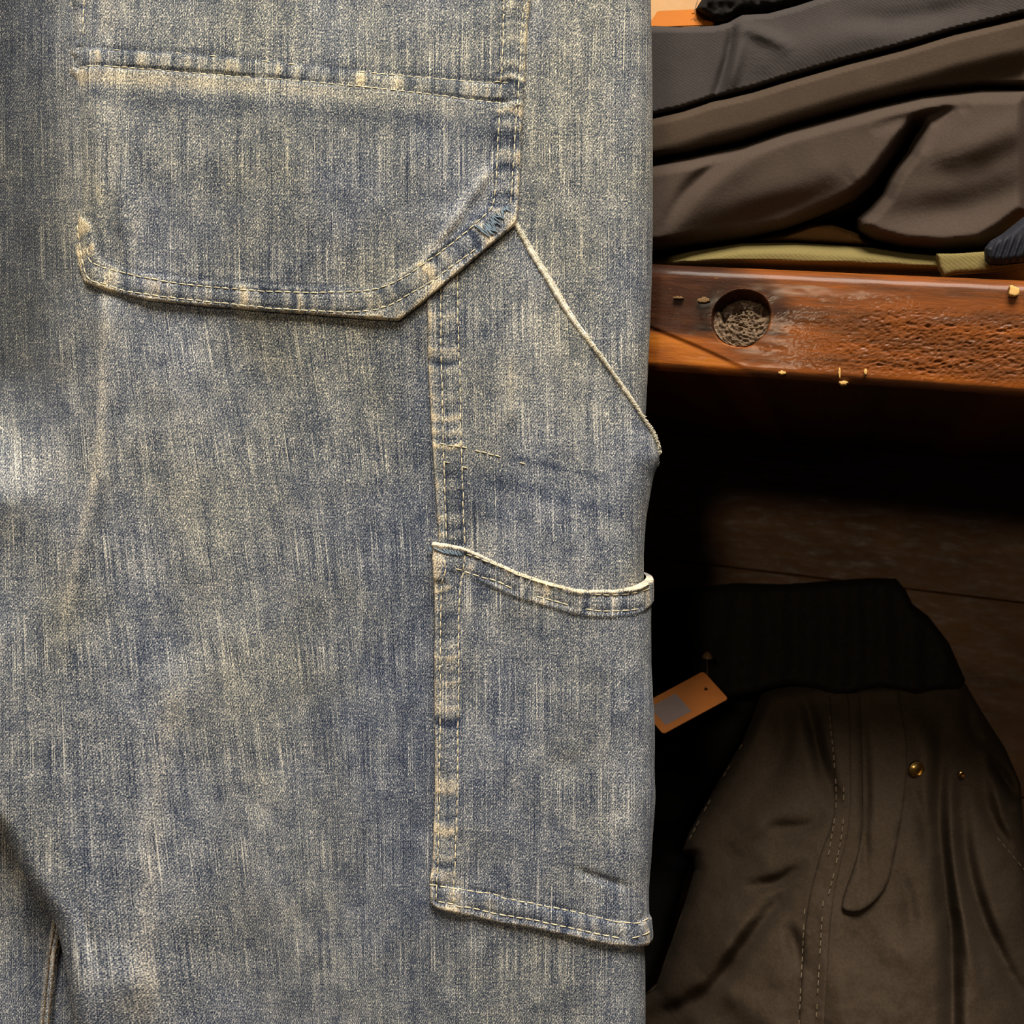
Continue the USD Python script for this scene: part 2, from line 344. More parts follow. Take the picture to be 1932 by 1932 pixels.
# the thick board: its cross-section is a ring of points, the front face finely divided so that knot, dents and chips are carved
kc = to_local(P(1397, 598, shelf_depth(1397))); KX, KZ, KR = kc[0], kc[2], 0.0116
def board_mesh():
    xs = np.unique(np.concatenate([np.linspace(XL - 0.02, -0.02, 40), np.linspace(-0.02, 0.15, 420), np.linspace(0.15, XRU + 0.02, 14)]))
    h = ZT - ZB; r = 0.0040; rt = 0.0068
    zf = np.linspace(ZB + r, ZT - rt, 90)
    ang = np.linspace(0, np.pi / 2, 10)[1:-1]
    ring = [(YB - 0.012, ZB, 0)] + [(y, ZB, 0.35) for y in np.linspace(YB - 0.02, YF + r, 8)]
    ring += [(YF + r - r * np.sin(a), ZB + r - r * np.cos(a), 1) for a in ang] + [(YF, z, 1) for z in zf]
    ring += [(YF + rt - rt * np.cos(a), ZT - rt + rt * np.sin(a), 1) for a in ang] + [(YF + rt, ZT, 1)] + [(y, ZT, 0) for y in np.linspace(YF + 0.02, YB - 0.012, 6)]
    ring = np.array(ring)
    X, K = np.meshgrid(xs, np.arange(len(ring)), indexing='ij')
    Y, Z, Wt = ring[K, 0], ring[K, 1], ring[K, 2]
    XK = X; X = 0.0595 + X / 0.916; u, w = X * 1000, Z * 1000
    d = 0.0009 * (fbm2(u, w * 3, 22, 3) - 0.5)                                         # long shallow planing waves
    rough = sm(X, 0.095, 0.17) * sm(ZT - Z + 0.008 * (fbm2(u, w, 30, 66) - 0.5), 0.009, 0.022) * sm(Z - ZB, 0.002, 0.009)    # the torn-out patch
    torn = rough * sm(fbm2(u, w * 2.2, 6, 21), 0.30, 0.55); rough = np.maximum(rough, 0.14 * sm(fbm2(u, w * 2.5, 14, 8), 0.56, 0.70))
    pit = np.abs(fbm2(u, w * 2.8, 2.6, 5, 4) - 0.5) * 2
    d = d + rough * 0.0019 * (0.35 - pit)
    # the groove left of the knot
    gl_s = (Z - ZB) - (0.0135 - 0.30 * (X - 0.06) - 1.5 * np.maximum(0, X - 0.06) ** 2); d = d + 0.0005 * sm(X, 0.095, 0.075) * sm(X, 0.02, 0.04) * np.tanh(gl_s / 0.0006) * np.exp(-np.abs(gl_s) / 0.003)
    rr = np.hypot(XK - KX, Z - KZ); wob = KR * (1 + 0.10 * (fbm2(np.arctan2(Z - KZ, XK - KX) * 6 + 40, 0 * X, 3, 9) - 0.5))
    hole = sm(rr, wob, wob - 0.0011)
    Y = Y - Wt * d * 1.0 + hole * (Wt == 1) * 0.013
    f = grid_faces(len(xs), len(ring))
    # close the ring at the back
    a = np.arange(len(xs) - 1) * len(ring); b = a + len(ring) - 1; c = a + len(ring)
    cl = np.vstack([np.stack([b, b + len(ring), c], -1), np.stack([b, c, a], -1)])
    hz = (Z - ZB) / h
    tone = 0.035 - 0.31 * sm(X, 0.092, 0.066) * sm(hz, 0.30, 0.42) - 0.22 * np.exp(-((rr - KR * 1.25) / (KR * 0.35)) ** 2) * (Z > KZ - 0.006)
    tone = tone - 0.10 * rough * sm(pit, 0.2, 0.5) + 0.20 * sm(gl_s, 0.0, -0.002) * sm(gl_s, -0.011, -0.006) * sm(X, 0.115, 0.085) + 0.10 * sm(hz, 0.22, 0.06) - 0.25 * (Z < ZB + 0.003)  # last term paints shade onto the underside of the board
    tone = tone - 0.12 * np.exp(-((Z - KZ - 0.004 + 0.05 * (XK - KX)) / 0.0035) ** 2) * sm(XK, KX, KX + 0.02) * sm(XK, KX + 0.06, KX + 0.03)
    global SHELF_CLOTH
    SHELF_CLOTH = np.stack([u, w, tone], -1).reshape(-1, 3)
    global SHELF_ROUGH
    SHELF_ROUGH = torn.reshape(-1)
    v = np.stack([XK, Y, Z], -1).reshape(-1, 3)
    f = np.vstack([f, cl])
    m = trimesh.Trimesh(v, f, process=False)
    if np.cross(v[f[:, 1]] - v[f[:, 0]], v[f[:, 2]] - v[f[:, 0]])[:, 1][(v[f[:, 0], 1] < YF + 0.002)].sum() > 0: m = trimesh.Trimesh(v, f[:, ::-1], process=False)
    return m
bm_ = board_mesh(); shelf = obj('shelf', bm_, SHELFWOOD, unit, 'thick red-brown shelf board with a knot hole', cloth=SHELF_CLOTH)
UsdGeom.PrimvarsAPI(stage.GetPrimAtPath(shelf)).CreatePrimvar('torn', Sdf.ValueTypeNames.FloatArray, 'vertex').Set(Vt.FloatArray.FromNumpy(SHELF_ROUGH.astype(np.float32)))

def knot_mesh():
    n, m = 46, 96
    R, A = np.meshgrid(np.linspace(0, 1.0, n), np.linspace(0, 2 * np.pi, m, endpoint=False), indexing='ij')
    x, z = KX + R * KR * 1.0 * np.cos(A), KZ + R * KR * np.sin(A)
    up = (z - KZ) / KR; lx = (x - KX) / KR
    lip = 0.30 - 0.35 * gs(lx, 0.05, 0.5) * 0 + 0.25 * sm(lx, -0.2, -0.75) * 0 - 0.55 * gs(lx, -0.62, 0.14) + 0.12 * np.sin(lx * 7)
    cav = sm(up, lip - 0.06, lip + 0.10) * (1 - 0.75 * gs(lx, 0.62, 0.16) * sm(up, 0.75, 0.5))
    crumb = meshkit.fbm(np.stack([x * 1000, z * 1200, 0 * x], -1), 4, 4)
    y = YF + 0.0012 + 0.0030 * sm(up, -0.9, 0.3) + 0.0085 * cav + 0.0038 * (crumb - 0.5) - 0.002 * sm(R, 0.8, 1.0) * (1 - cav) * 0
    y = np.where(R > 0.985, YF + 0.012, y)
    v = np.stack([x, y, z], -1).reshape(-1, 3)
    i, j = np.meshgrid(np.arange(n - 1), np.arange(m), indexing='ij'); a, b = i * m + j, i * m + (j + 1) % m
    f = np.vstack([np.stack([a, a + m, b + m], -1).reshape(-1, 3), np.stack([a, b + m, b], -1).reshape(-1, 3)])
    if np.cross(v[f[:, 1]] - v[f[:, 0]], v[f[:, 2]] - v[f[:, 0]])[:, 1].sum() > 0: f = f[:, ::-1]
    return v, f
obj('knot', knot_mesh(), KNOTWOOD, shelf, 'crumbly grey-brown wood knot half fallen out of its hole')
rng = np.random.default_rng(5)
for (px, py, w, h) in [(1912, 549, 20, 22), (1475, 703, 14, 8), (1591, 722, 17, 9), (1584, 703, 5, 20), (1633, 701, 7, 12), (1328, 565, 22, 10), (1280, 561, 18, 6)]:
    a = np.linspace(0, 2 * np.pi, 14, endpoint=False); rr = 0.5 * (0.75 + 0.5 * rng.random(14))
    poly = Polygon(np.stack([px + w * rr * np.cos(a), py + h * rr * np.sin(a)], -1))
    worn = py in (565, 561); m, p = body(poly, lambda x, y: (0.4506 if worn else 0.4499) + 0 * x, 3, 0.0002 if worn else 0.0004, 0.003, res=3, local=True)
    obj('wood_chip', m, WORNWOOD if worn else CHIPWOOD, shelf)
ZL = EYE[2] - 0.3185
obj('shelf', box(XL - 0.02, XRU + 0.02, YF, YB - 0.012, ZL - 0.041, ZL, 0.004), PANEL_SHADED, unit)
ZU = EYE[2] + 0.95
obj('shelf', box(XL - 0.02, XRU + 0.02, YF + 0.04, YB - 0.012, ZU, ZU + 0.041, 0.004), PANEL_SHADED, unit)
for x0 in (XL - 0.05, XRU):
    obj('upright', box(x0, x0 + 0.03, YF + 0.012, YB, 0.0, EYE[2] + 1.02, 0.002), PANEL_SHADED, unit)
zz = 0.0
while zz < EYE[2] + 1.0:
    h = 0.118
    obj('plank', box(XL - 0.05, XRU + 0.03, YB - 0.012 + 0.0015 * ((int(zz / h) % 2)), YB + 0.012, zz, min(zz + h, EYE[2] + 1.02), 0.0012), PANEL if zz + h > ZT else PANEL_SHADED, unit)  # planks below the shelf top get the copy with shade in its colour
    zz += h
for nm, bx, mt, lb in (('floor', (-1.6, 1.6, -2.4, 0.9, -0.06, -0.001), FLOORM, 'dark wooden shop floor under the shelving'), ('wall_back', (-1.6, 1.6, 0.90, 1.0, -0.06, 2.9), FLOORM, 'dark shop wall behind the shelving'), ('ceiling', (-1.6, 1.6, -2.4, 1.0, 2.9, 3.0), FLOORM, 'dark shop ceiling above the aisle')):
    tag(stage.GetPrimAtPath(obj(nm, box(*bx), mt)), lb, None, None, 'structure')

# ================================================================== jeans
jeans = thing('jeans', 'faded blue carpenter jeans hanging in front of the shelves', 'jeans', at=(0, 0.42, EYE[2]))
D0 = 0.42
R_, RZ = 62.0, 0.012
def curve(pts):
    p = np.array(pts, float)
    from scipy.interpolate import PchipInterpolator
    f = PchipInterpolator(p[:, 0], p[:, 1], extrapolate=False)
    return lambda y: f(np.clip(y, p[0, 0], p[-1, 0]))
XR_leg = curve([(-400, 1226), (0, 1228), (150, 1231), (400, 1232), (520, 1230), (690, 1223), (800, 1217), (900, 1208), (1000, 1204), (1080, 1205), (1200, 1208), (1400, 1219), (1600, 1212), (1740, 1208), (1800, 1217), (1932, 1218), (2350, 1216)])
XR_side = curve([(380, 1232), (520, 1231), (690, 1225), (790, 1225), (840, 1236), (862, 1240), (900, 1229), (1000, 1213), (1080, 1209), (1200, 1209)])
XR_tool = curve([(1000, 1221), (1085, 1221), (1160, 1220), (1250, 1222), (1400, 1230), (1500, 1229), (1600, 1223), (1700, 1217), (1730, 1217), (1765, 1220), (1800, 1218)])
XLc = curve([(-400, -560), (1000, -560), (1250, -380), (1420, -150), (1500, -62), (1565, 0), (1660, 50), (1745, 105), (1810, 120), (1932, 141), (2350, 220)])
RLF = 34.0
def ridge(px, py, ys, xs, w, left=None):
    c = np.interp(py, ys, xs); on = sm(py, ys[0] - 60, ys[0] + 80) * (1 - sm(py, ys[-1] - 240, ys[-1] + 60))
    ww = np.where(px < c, left if left else w, w)
    return np.exp(-((px - c) / ww) ** 2) * on
RIDGE1 = ([540, 640, 800, 900, 1000, 1100, 1260], [196, 195, 189, 178, 152, 132, 104])
RIDGE2 = ([1250, 1400, 1600, 2050], [338, 312, 287, 268])
def relief(px, py):
    px, py = np.asarray(px, float), np.asarray(py, float)
    z = -0.007 * gs(px, 560, 340) * gs(py, 300, 330)
    deep = 0.066 * (1 - sm(py, 690, 955)) * np.clip((py + 320) / 1040.0, 0, 1)
    z = z + deep * sm(px, 175, -70)
    z = z + 0.006 * sm(px, 140, -40) * gs(py, 1080, 120)
    z = z - 0.0045 * ridge(px, py, *RIDGE1, 34, 20)
    z = z - 0.0030 * ridge(px, py, [600, 760, 800], [122, 95, 80], 20)
    z = z - 0.0035 * ridge(px, py, *RIDGE2, 55)
    z = z - 0.0022 * ridge(px, py, [640, 1100, 1500, 1900], [330, 380, 470, 560], 70)
    z = z + 0.0022 * ridge(px, py, [640, 1100, 1500, 1900], [470, 520, 610, 700], 60)
    z = z - 0.0012 * ridge(px, py, [1200, 1600, 1950], [620, 640, 660], 60)
    z = z + 0.0026 * gs(px, 796, 26) * sm(py, 600, 700)
    z = z + 0.0025 * ridge(px, py, [1700, 1800, 1850], [148, 176, 196], 12)
    z = z - 0.003 * gs(px, 235, 60) * gs(py, 1860, 60)
    z = z + 0.0032 * (fbm2(px, py, 260, 2, 3) - 0.5) + 0.0010 * (fbm2(px, py, 60, 12, 2) - 0.5)
    z = z + 0.006 * sm(px, 250, -500)
    return z
def base_uv(s, py, xrf):
    s0 = xrf(py) - R_
    th = np.clip((s - s0) / R_, 0, np.pi)
    px = np.where(s <= s0, s, s0 + R_ * np.sin(th) - np.maximum(0, s - s0 - np.pi * R_))
    return px, RZ * (1 - np.cos(th)), np.minimum(s, s0)
def S(s, py, off=0.0, xrf=XR_leg):
    """The cloth of the leg: s runs across it (a photograph pixel on its flat front) and on round its outer side; off metres off its face."""
    s, py = np.broadcast_arrays(np.asarray(s, float), np.asarray(py, float))
    def pt(s, py):
        px, dz, fl_ = base_uv(s, py, xrf)
        dep = D0 + relief(fl_, py) + dz
        xl = XLc(py); q = np.clip((xl + RLF - px) / RLF, 0, 1); front = s < xrf(py)
        dep = dep + np.where(front, 0.011 * (1 - np.sqrt(np.maximum(0, 1 - q * q))), 0)
        return P(px, py, dep)
    p = pt(s, py)
    a, b = pt(s + 1.0, py) - pt(s - 1.0, py), pt(s, py + 1.0) - pt(s, py - 1.0)
    n = np.cross(a, b); n /= np.linalg.norm(n, axis=-1, keepdims=True) + 1e-15
    return p - n * (np.asarray(off)[..., None] if np.ndim(off) else off)
def to_s(px, py, xrf):
    s0 = xrf(py) - R_; q = np.clip((px - s0) / R_, 0, 1)
    return np.where(px <= s0, px, s0 + R_ * np.arcsin(q) + np.maximum(0, px - s0 - R_))
def cloth_uv(s, py, wear_shade, tilt=True, seed=0):
    """Cloth coordinates in millimetres; the main panel is cut a little off the grain."""
    k = (0.135 * gs(s, 430, 300) if tilt else 0.0 * s + 0.01)
    u = s - k * (py - 900) + 6 * np.sin(py / 260.0)
    return np.stack([u * 0.2026 + seed * 37.0, py * 0.2026 + seed * 11.0, wear_shade], -1)

def leg_wear_shade(s, py):  # real fading, plus light and shade painted into the denim
    w = 0.15 * ridge(s, py, *RIDGE1, 16, 9) + 0.07 * ridge(s, py, [600, 760, 800], [122, 95, 80], 12)  # fold crests: fading and painted highlight together
    w = w + 0.12 * ridge(s, py, *RIDGE2, 30) + 0.10 * gs(s, 60, 110) * gs(py, 880, 55)  # second ridge likewise; last term paints light on the upward-facing fold
    w = w + 0.05 * ridge(s, py, [640, 1100, 1500, 1900], [330, 380, 470, 560], 50)
    w = w - 0.07 * gs(s, 790, 50) * sm(py, 600, 700) + 0.03 * gs(s, 1120, 90) * sm(py, 500, 200)  # first term paints shade along the tool pocket edge
    w = w - 0.05 * gs(s, 700, 130) * gs(py, 1200, 500) - 0.13 * sm(s, 140, 60) * (1 - sm(py, 720, 850))  # last term paints the shade of the seat hollow into the cloth
    w = w + 0.06 * gs(s, 230, 80) * gs(py, 1870, 70)
    return w
def leg_mesh():
    ys = np.concatenate([np.arange(-320, -10, 14.0), np.arange(-10, 1945, 4.0), np.arange(1945, 2330, 14.0)])
    t = np.concatenate([np.linspace(0, 0.02, 8)[:-1], np.linspace(0.02, 1, 300)])
    v, c = [], []
    for y in ys:
        xl, xr = float(XLc(y)), float(XR_leg(y))
        fine = np.unique(np.concatenate([xl + RLF * (1 - np.cos(np.linspace(0, np.pi / 2, 9))), np.linspace(xl + RLF, xr - R_, 330)[1:], xr - R_ + R_ * np.linspace(0, np.pi, 44)[1:]]))
        s = fine if len(fine) == 9 + 329 + 43 else np.interp(np.linspace(0, 1, 381), np.linspace(0, 1, len(fine)), fine)
        v.append(S(s, np.full_like(s, y))); c.append(cloth_uv(s, np.full_like(s, y), leg_wear_shade(s, np.full_like(s, y))))
        bx = np.array([1000, 800, 480, 150, -100, -350.0]); bx = bx[bx > xl + 60] if (bx > xl + 60).any() else bx[:1]
        bx = np.interp(np.linspace(0, 1, 6), np.linspace(0, 1, len(bx)), bx)
        v[-1] = np.vstack([v[-1], P(bx, np.full(6, y), D0 + np.maximum(0.025, relief(bx, np.full(6, y)) + 0.012))]); c[-1] = np.vstack([c[-1], cloth_uv(bx, np.full(6, y), 0 * bx)])
    V, C = np.array(v), np.array(c)
    nr, nc = V.shape[:2]
    f = grid_faces(nr, nc)
    a = np.arange(nr - 1) * nc                                    # the back of the leg closes the tube
    cl = np.vstack([np.stack([a + nc - 1, a + 2 * nc - 1, a + nc], -1), np.stack([a + nc - 1, a + nc, a], -1)])
    return V.reshape(-1, 3), np.vstack([f, cl]), C.reshape(-1, 3)
def face_front(v, f):
    n = np.cross(v[f[:, 1]] - v[f[:, 0]], v[f[:, 2]] - v[f[:, 0]])[:, 1].sum()
    return f[:, ::-1] if n > 0 else f
v, f, c = leg_mesh(); nq = np.cross(v[f[:1000, 1]] - v[f[:1000, 0]], v[f[:1000, 2]] - v[f[:1000, 0]])[:, 1].sum()
obj('leg', (v, f[:, ::-1] if nq > 0 else f), DENIM, jeans, cloth=c)

# the other leg, hanging a little behind
def leg2_mesh():
    ys = np.concatenate([np.arange(1050, 1500, 20.0), np.arange(1500, 1945, 5.0), np.arange(1945, 2330, 20.0)])
    v, c = [], []
    for y in ys:
        th = np.linspace(0, np.pi, 25); s = np.concatenate([np.linspace(float(np.interp(y, [1050, 1180, 1300], [-300, -440, -540])), 110, 130), 110 + 60 * np.sin(th[1:])])
        dz = np.concatenate([np.zeros(130), 0.010 * (1 - np.cos(th[1:]))])
        dep = D0 + 0.026 + dz + 0.002 * (fbm2(s, s * 0 + y, 90, 31) - 0.5) + 0.004 * gs(s, 70, 22) * sm(y, 1650, 1780)
        v.append(P(s, np.full_like(s, y), dep)); c.append(np.stack([s * 0.2026 + 300, y * 0.2026 + 0 * s, -0.02 + 0.08 * gs(s, 20, 25) - 0.06 * gs(s, 75, 20)], -1))
    V, C = np.array(v), np.array(c); f = grid_faces(*V.shape[:2]); V = V.reshape(-1, 3)
    return V, face_front(V, f), C.reshape(-1, 3)
v, f, c = leg2_mesh(); leg2 = obj('leg', (v, f), DENIM, jeans, cloth=c)

class Piece:
    """A sewn-on layer of denim: outline in cloth coordinates, thickness, hems that stand proud and pucker, rows of stitches that pull in."""
    def __init__(s, name, px_outline, thick, xrf=XR_leg, under=None, hems=(), rows=(), extra=None, wear_shade=None, seed=0, res=4.0, parent=jeans, label=None, raw=False):
        s.xrf, s.thick, s.under, s.extra = xrf, thick, under, extra
        o = np.array(px_outline, float)
        if not raw: o = np.stack([to_s(o[:, 0], o[:, 1], xrf), o[:, 1]], -1)
        s.poly = Polygon(o).buffer(0)
        s.hems = [(Line(smooth_line(c)), w, amt, sd) for c, w, amt, sd in hems]
        s.rows = [Line(smooth_line(r)) for r in rows]
        p, t, d, nb = outline_mesh(s.poly, res)
        h = s.height(p[:, 0], p[:, 1])
        h = np.where(d < 0.4, s.h_under(p[:, 0], p[:, 1]) - 0.0004, np.where(d < 2, h - 0.25 * thick, h))
        v = S(p[:, 0], p[:, 1], h, xrf)
        w = np.zeros(len(p))
        for ln, hw, amt, sd in s.hems:
            dd, a = ln(p[:, 0], p[:, 1]); m = s.band(p[:, 0], p[:, 1], dd, hw)
            k = s.pucker(a, dd, sd); w = w + amt * m * (1.15 * (k - 0.46))
        for ln in s.rows:
            dd, a = ln(p[:, 0], p[:, 1]); w = w - 0.17 * np.exp(-(dd / 4.5) ** 2) * (1 - 0.6 * n1(a, 30, 4))
        w = w + 0.30 * np.exp(-(d / 7.0) ** 2) * sm(n1(p[:, 0] + p[:, 1], 30, 3), 0.0, 0.35)
        if wear_shade is not None: w = w + wear_shade(p[:, 0], p[:, 1])
        s.path = obj(name, (v, face_front(v, t)), DENIM, parent, label, cloth=cloth_uv(p[:, 0], p[:, 1], w, tilt=False, seed=seed))
    def band(s, x, y, dd, hw):
        de = shapely.distance(shapely.points(np.stack([x, y], -1)), s.poly.exterior)
        return np.maximum(sm(dd, hw + 2, hw - 5), sm(de, 27, 20) * sm(dd, hw + 22, hw + 12))
    def pucker(s, a, dd, sd):
        a = a + 0.25 * dd
        return np.clip(0.5 + 1.5 * (0.65 * n1(a, 13, sd) + 0.35 * n1(a, 8, sd + 1) - 0.5), 0, 1)
    def h_under(s, x, y):
        return s.under(x, y) if s.under is not None else 0 * np.asarray(x, float)
    def height(s, x, y):
        h = s.h_under(x, y) + s.thick
        for ln, hw, amt, sd in s.hems:
            dd, a = ln(x, y); m = s.band(x, y, dd, hw)
            h = h + m * (0.0008 + 0.0009 * amt * (s.pucker(a, dd, sd) - 0.5))
        for ln in s.rows:
            dd, a = ln(x, y); h = h - 0.0005 * np.exp(-(dd / 5.0) ** 2)
        if s.extra is not None: h = h + s.extra(x, y)
        return h

def stitches(rows, height, parent, xrf=XR_leg, pitch=16.5, w=1.2, mat=THREAD, seed=0, name='stitching', keep=1.0, lift=0.00012):
    """Each row of thread is one mesh of separate stitches."""
    rg = np.random.default_rng(seed)
    for row in rows:
        ln = Line(smooth_line(row), 1.0); ms = []; a = 0.0
        while a + pitch * 0.6 < ln.len:
            L = pitch * (0.80 + 0.1 * rg.random())
            if rg.random() < keep:
                q = np.linspace(a, min(a + L, ln.len), 5)
                x = np.interp(q, ln.a, ln.p[:, 0]) + rg.normal(0, 0.35); y = np.interp(q, ln.a, ln.p[:, 1]) + rg.normal(0, 0.35)
                sx = to_s(x, y, xrf)
                hh = height(sx, y) + np.array([-0.0001, lift, lift * 1.6, lift, -0.0001])
                ms.append(tube(S(sx, y, hh, xrf), w * T * np.array([0.6, 1, 1.08, 1, 0.6]) * (0.9 + 0.25 * rg.random()), 6))
            a += pitch
        if len(ms) > 6: obj(name, join(ms), mat, parent)
        else:
            for q_ in ms: obj('stitch', q_, mat, parent)

# --- side pocket panel with the frayed slanting mouth
SIDE_ROW1 = [(831, 540), (832, 600), (834, 680), (836, 760), (838, 850), (841, 940), (843, 1024)]
SIDE_ROW2 = [(863, 500), (864, 600), (867, 680), (869, 760), (871, 850), (874, 940), (877, 1026)]
side_out = [(806, 520), (806, 580), (809, 660), (813, 740), (818, 830), (822, 900), (827, 980), (830, 1040), (830, 1140), (1000, 1150), (1209, 1150), (1290, 1150), (1300, 940), (1262, 890), (1241, 866), (1236, 838), (1217, 795), (1160, 702), (1090, 607), (1040, 520), (990, 442), (978, 424), (940, 400), (860, 470)]
def side_wear(x, y):
    w = 0.07 * gs(x, 1000, 70) * gs(y, 640, 140) + 0.05 * gs(x, 1120, 80) * gs(y, 820, 120)
    w = w - 0.15 * gs(x, 905, 60) * gs(y, 945, 55) - 0.16 * np.exp(-((y - (905 + 0.28 * (x - 930))) / 14) ** 2) * sm(x, 880, 920) * (1 - sm(x, 1130, 1190)) * n1(x, 14, 6) * 1.6
    w = w + 0.10 * np.exp(-((y - (950 + 0.33 * (x - 1000))) / 20) ** 2) * sm(x, 950, 1010) * n1(x, 40, 9)
    w = w - 0.18 * np.exp(-((y - (868 + 0.24 * (x - 990))) / 7) ** 2) * sm(x, 940, 980) * (1 - sm(x, 1120, 1160)) * n1(x, 9, 2) * 2
    return w + 0.10 * np.exp(-((x - 964) / 6) ** 2) * sm(y, 650, 680) * (1 - sm(y, 760, 800))
side = Piece('side_pocket', side_out, 0.0010, XR_side, hems=[([(838, 520), (841, 660), (846, 800), (852, 950), (858, 1040)], 27, 0.9, 40)], rows=[SIDE_ROW1, SIDE_ROW2],
             extra=lambda x, y: 0.0011 * np.exp(-((x - 963) / 7) ** 2) * sm(y, 640, 690) * (1 - sm(y, 760, 820)) + 0.0012 * (fbm2(x, y, 90, 17) - 0.5),
             wear_shade=side_wear, seed=1, label='denim side pocket with a frayed slanting opening')
stitches([SIDE_ROW1, SIDE_ROW2], side.height, side.path, XR_side, seed=1)
stitches([[(832, 838), (850, 841), (882, 845)], [(896, 850), (920, 856), (942, 862), (946, 866)], [(980, 873), (995, 877)], [(838, 872), (856, 874)], [(872, 880), (886, 884)]], side.height, side.path, XR_side, seed=2, pitch=13)

# frayed edge: a ragged cord of cotton with loose fibres
FR = [(976, 424), (992, 452), (1015, 492), (1040, 532), (1064, 572), (1090, 612), (1120, 652), (1150, 692), (1182, 742), (1210, 788), (1226, 815), (1236, 838), (1240, 858)]
def fray():
    ln = Line(smooth_line(FR), 2.0); rg = np.random.default_rng(3); ms = []
    x, y = ln.p[:, 0], ln.p[:, 1]; sx = to_s(x, y, XR_side)
    wid = np.interp(ln.a, [0, 60, 200, 330, 420, 520], [4.2, 7.0, 7.2, 4.0, 3.4, 2.4]) * (0.75 + 0.5 * n1(ln.a, 7, 5))
    ms.append(tube(S(sx - wid * 0.5, y, 0.0009, XR_side), wid * T * 0.85, 8))
    for i in range(1500):
        a = ln.len * rg.random() ** 1.25
        x0, y0 = np.interp(a, ln.a, ln.p[:, 0]), np.interp(a, ln.a, ln.p[:, 1]); k = np.interp(a, [0, 250, 520], [1, 0.8, 0.45])
        L = (3 + 8 * rg.random()) * k; th = rg.normal(2.4, 0.9); q = np.linspace(0, 1, 4)
        xx = x0 - 1 + 3 * k * rg.random() + L * q * np.cos(th) + rg.normal(0, 0.7, 4); yy = y0 + L * q * np.sin(th) + rg.normal(0, 0.5, 4)
        hh = 0.0012 + 0.0007 * np.sin(q * np.pi) + 0.0003 * rg.random()
        ms.append(tube(S(to_s(xx, yy, XR_side), yy, hh, XR_side), T * np.array([0.5, 0.45, 0.4, 0.25]), 3))
    return join(ms)
obj('frayed_edge', fray(), FRAY, side.path, 'cream frayed edge of the slanting pocket opening', kind='stuff')
ms = []
for i in range(7):
    q = np.linspace(0, 1, 5); y0 = 850 + 3.4 * i; rg = np.random.default_rng(i)
    ms.append(tube(P(1237 + 8 * q * rg.random() + rg.normal(0, 0.6, 5), y0 + 9 * q + rg.normal(0, 0.8, 5), D0 + 0.016 + 0.001 * q), 0.00013, 4))
obj('loose_thread', join(ms), FRAY, side.path, kind='stuff')

# --- tool pocket below it
TOP = [(818, 1022), (845, 1025), (874, 1031), (905, 1044), (940, 1061), (975, 1077), (1020, 1093), (1060, 1104), (1085, 1110), (1110, 1112), (1160, 1112), (1195, 1106), (1212, 1098), (1221, 1088)]
tool_out = TOP + [(1262, 1078), (1305, 1085), (1300, 1400), (1290, 1750), (1240, 1772), (1221, 1772), (1213, 1781), (1190, 1784), (1150, 1780), (1100, 1770), (1050, 1759), (1000, 1748), (950, 1741), (900, 1730), (860, 1720), (830, 1712), (817, 1704), (815, 1664), (819, 1600), (822, 1500), (823, 1400), (822, 1280), (822, 1150), (821, 1075)]
HEM_IN = [(836, 1050), (875, 1056), (905, 1068), (940, 1085), (980, 1102), (1030, 1117), (1075, 1130), (1115, 1137), (1160, 1138), (1195, 1132), (1221, 1122), (1262, 1108)]
TR1 = [(878, 1044), (905, 1053), (950, 1071), (985, 1087), (1030, 1101), (1066, 1111)]; TR1b = [(1120, 1121), (1150, 1123), (1175, 1121), (1196, 1118), (1217, 1109)]
TR2 = [(860, 1073), (876, 1077), (902, 1086), (940, 1097), (974, 1113)]; TR2b = [(1012, 1124), (1050, 1134), (1080, 1143)]; TR2c = [(1104, 1148), (1135, 1152), (1160, 1152), (1190, 1150), (1210, 1145)]
TL1 = [(842, 1056), (841, 1080), (835, 1108), (833, 1200), (833, 1300), (832, 1412), (831, 1500), (829, 1600), (828, 1650), (826, 1700)]
TL2 = [(876, 1046), (874, 1080), (868, 1115), (866, 1200), (866, 1300), (864, 1412), (863, 1500), (860, 1600), (858, 1660), (857, 1700)]
TB1 = [(816, 1665), (860, 1673), (895, 1680), (930, 1685), (970, 1696), (1040, 1709), (1100, 1722), (1160, 1735), (1195, 1739), (1214, 1731)]
TB2 = [(828, 1697), (857, 1702), (900, 1712), (950, 1723), (1000, 1731), (1050, 1742), (1100, 1752), (1168, 1765)]; TB2b = [(1186, 1765), (1204, 1761), (1216, 1755)]
def tool_wear(x, y):
    w = 0.14 * gs(x, 880, 16) * gs(y, 1070, 18) + 0.13 * gs(x, 853, 12) * sm(y, 1160, 1200) * (1 - sm(y, 1300, 1320))
    w = w - 0.12 * gs(x, 900, 40) * gs(y, 1108, 14) - 0.10 * gs(x, 905, 60) * gs(y, 1320, 30)
    w = w + 0.06 * gs(x, 1180, 50) * gs(y, 1450, 160) - 0.05 * gs(x, 960, 60) * gs(y, 1600, 100)
    w = w + 0.16 * gs(x, 868, 12) * gs(y, 1665, 10) - 0.06 * gs(x, 1130, 40) * np.exp(-((y - (1655 + 0.3 * (x - 1130))) / 12) ** 2)
    ht, a = HT(x, y); return w + 0.16 * np.exp(-((ht - 2) / 6.0) ** 2)
HT = Line(smooth_line(TOP))
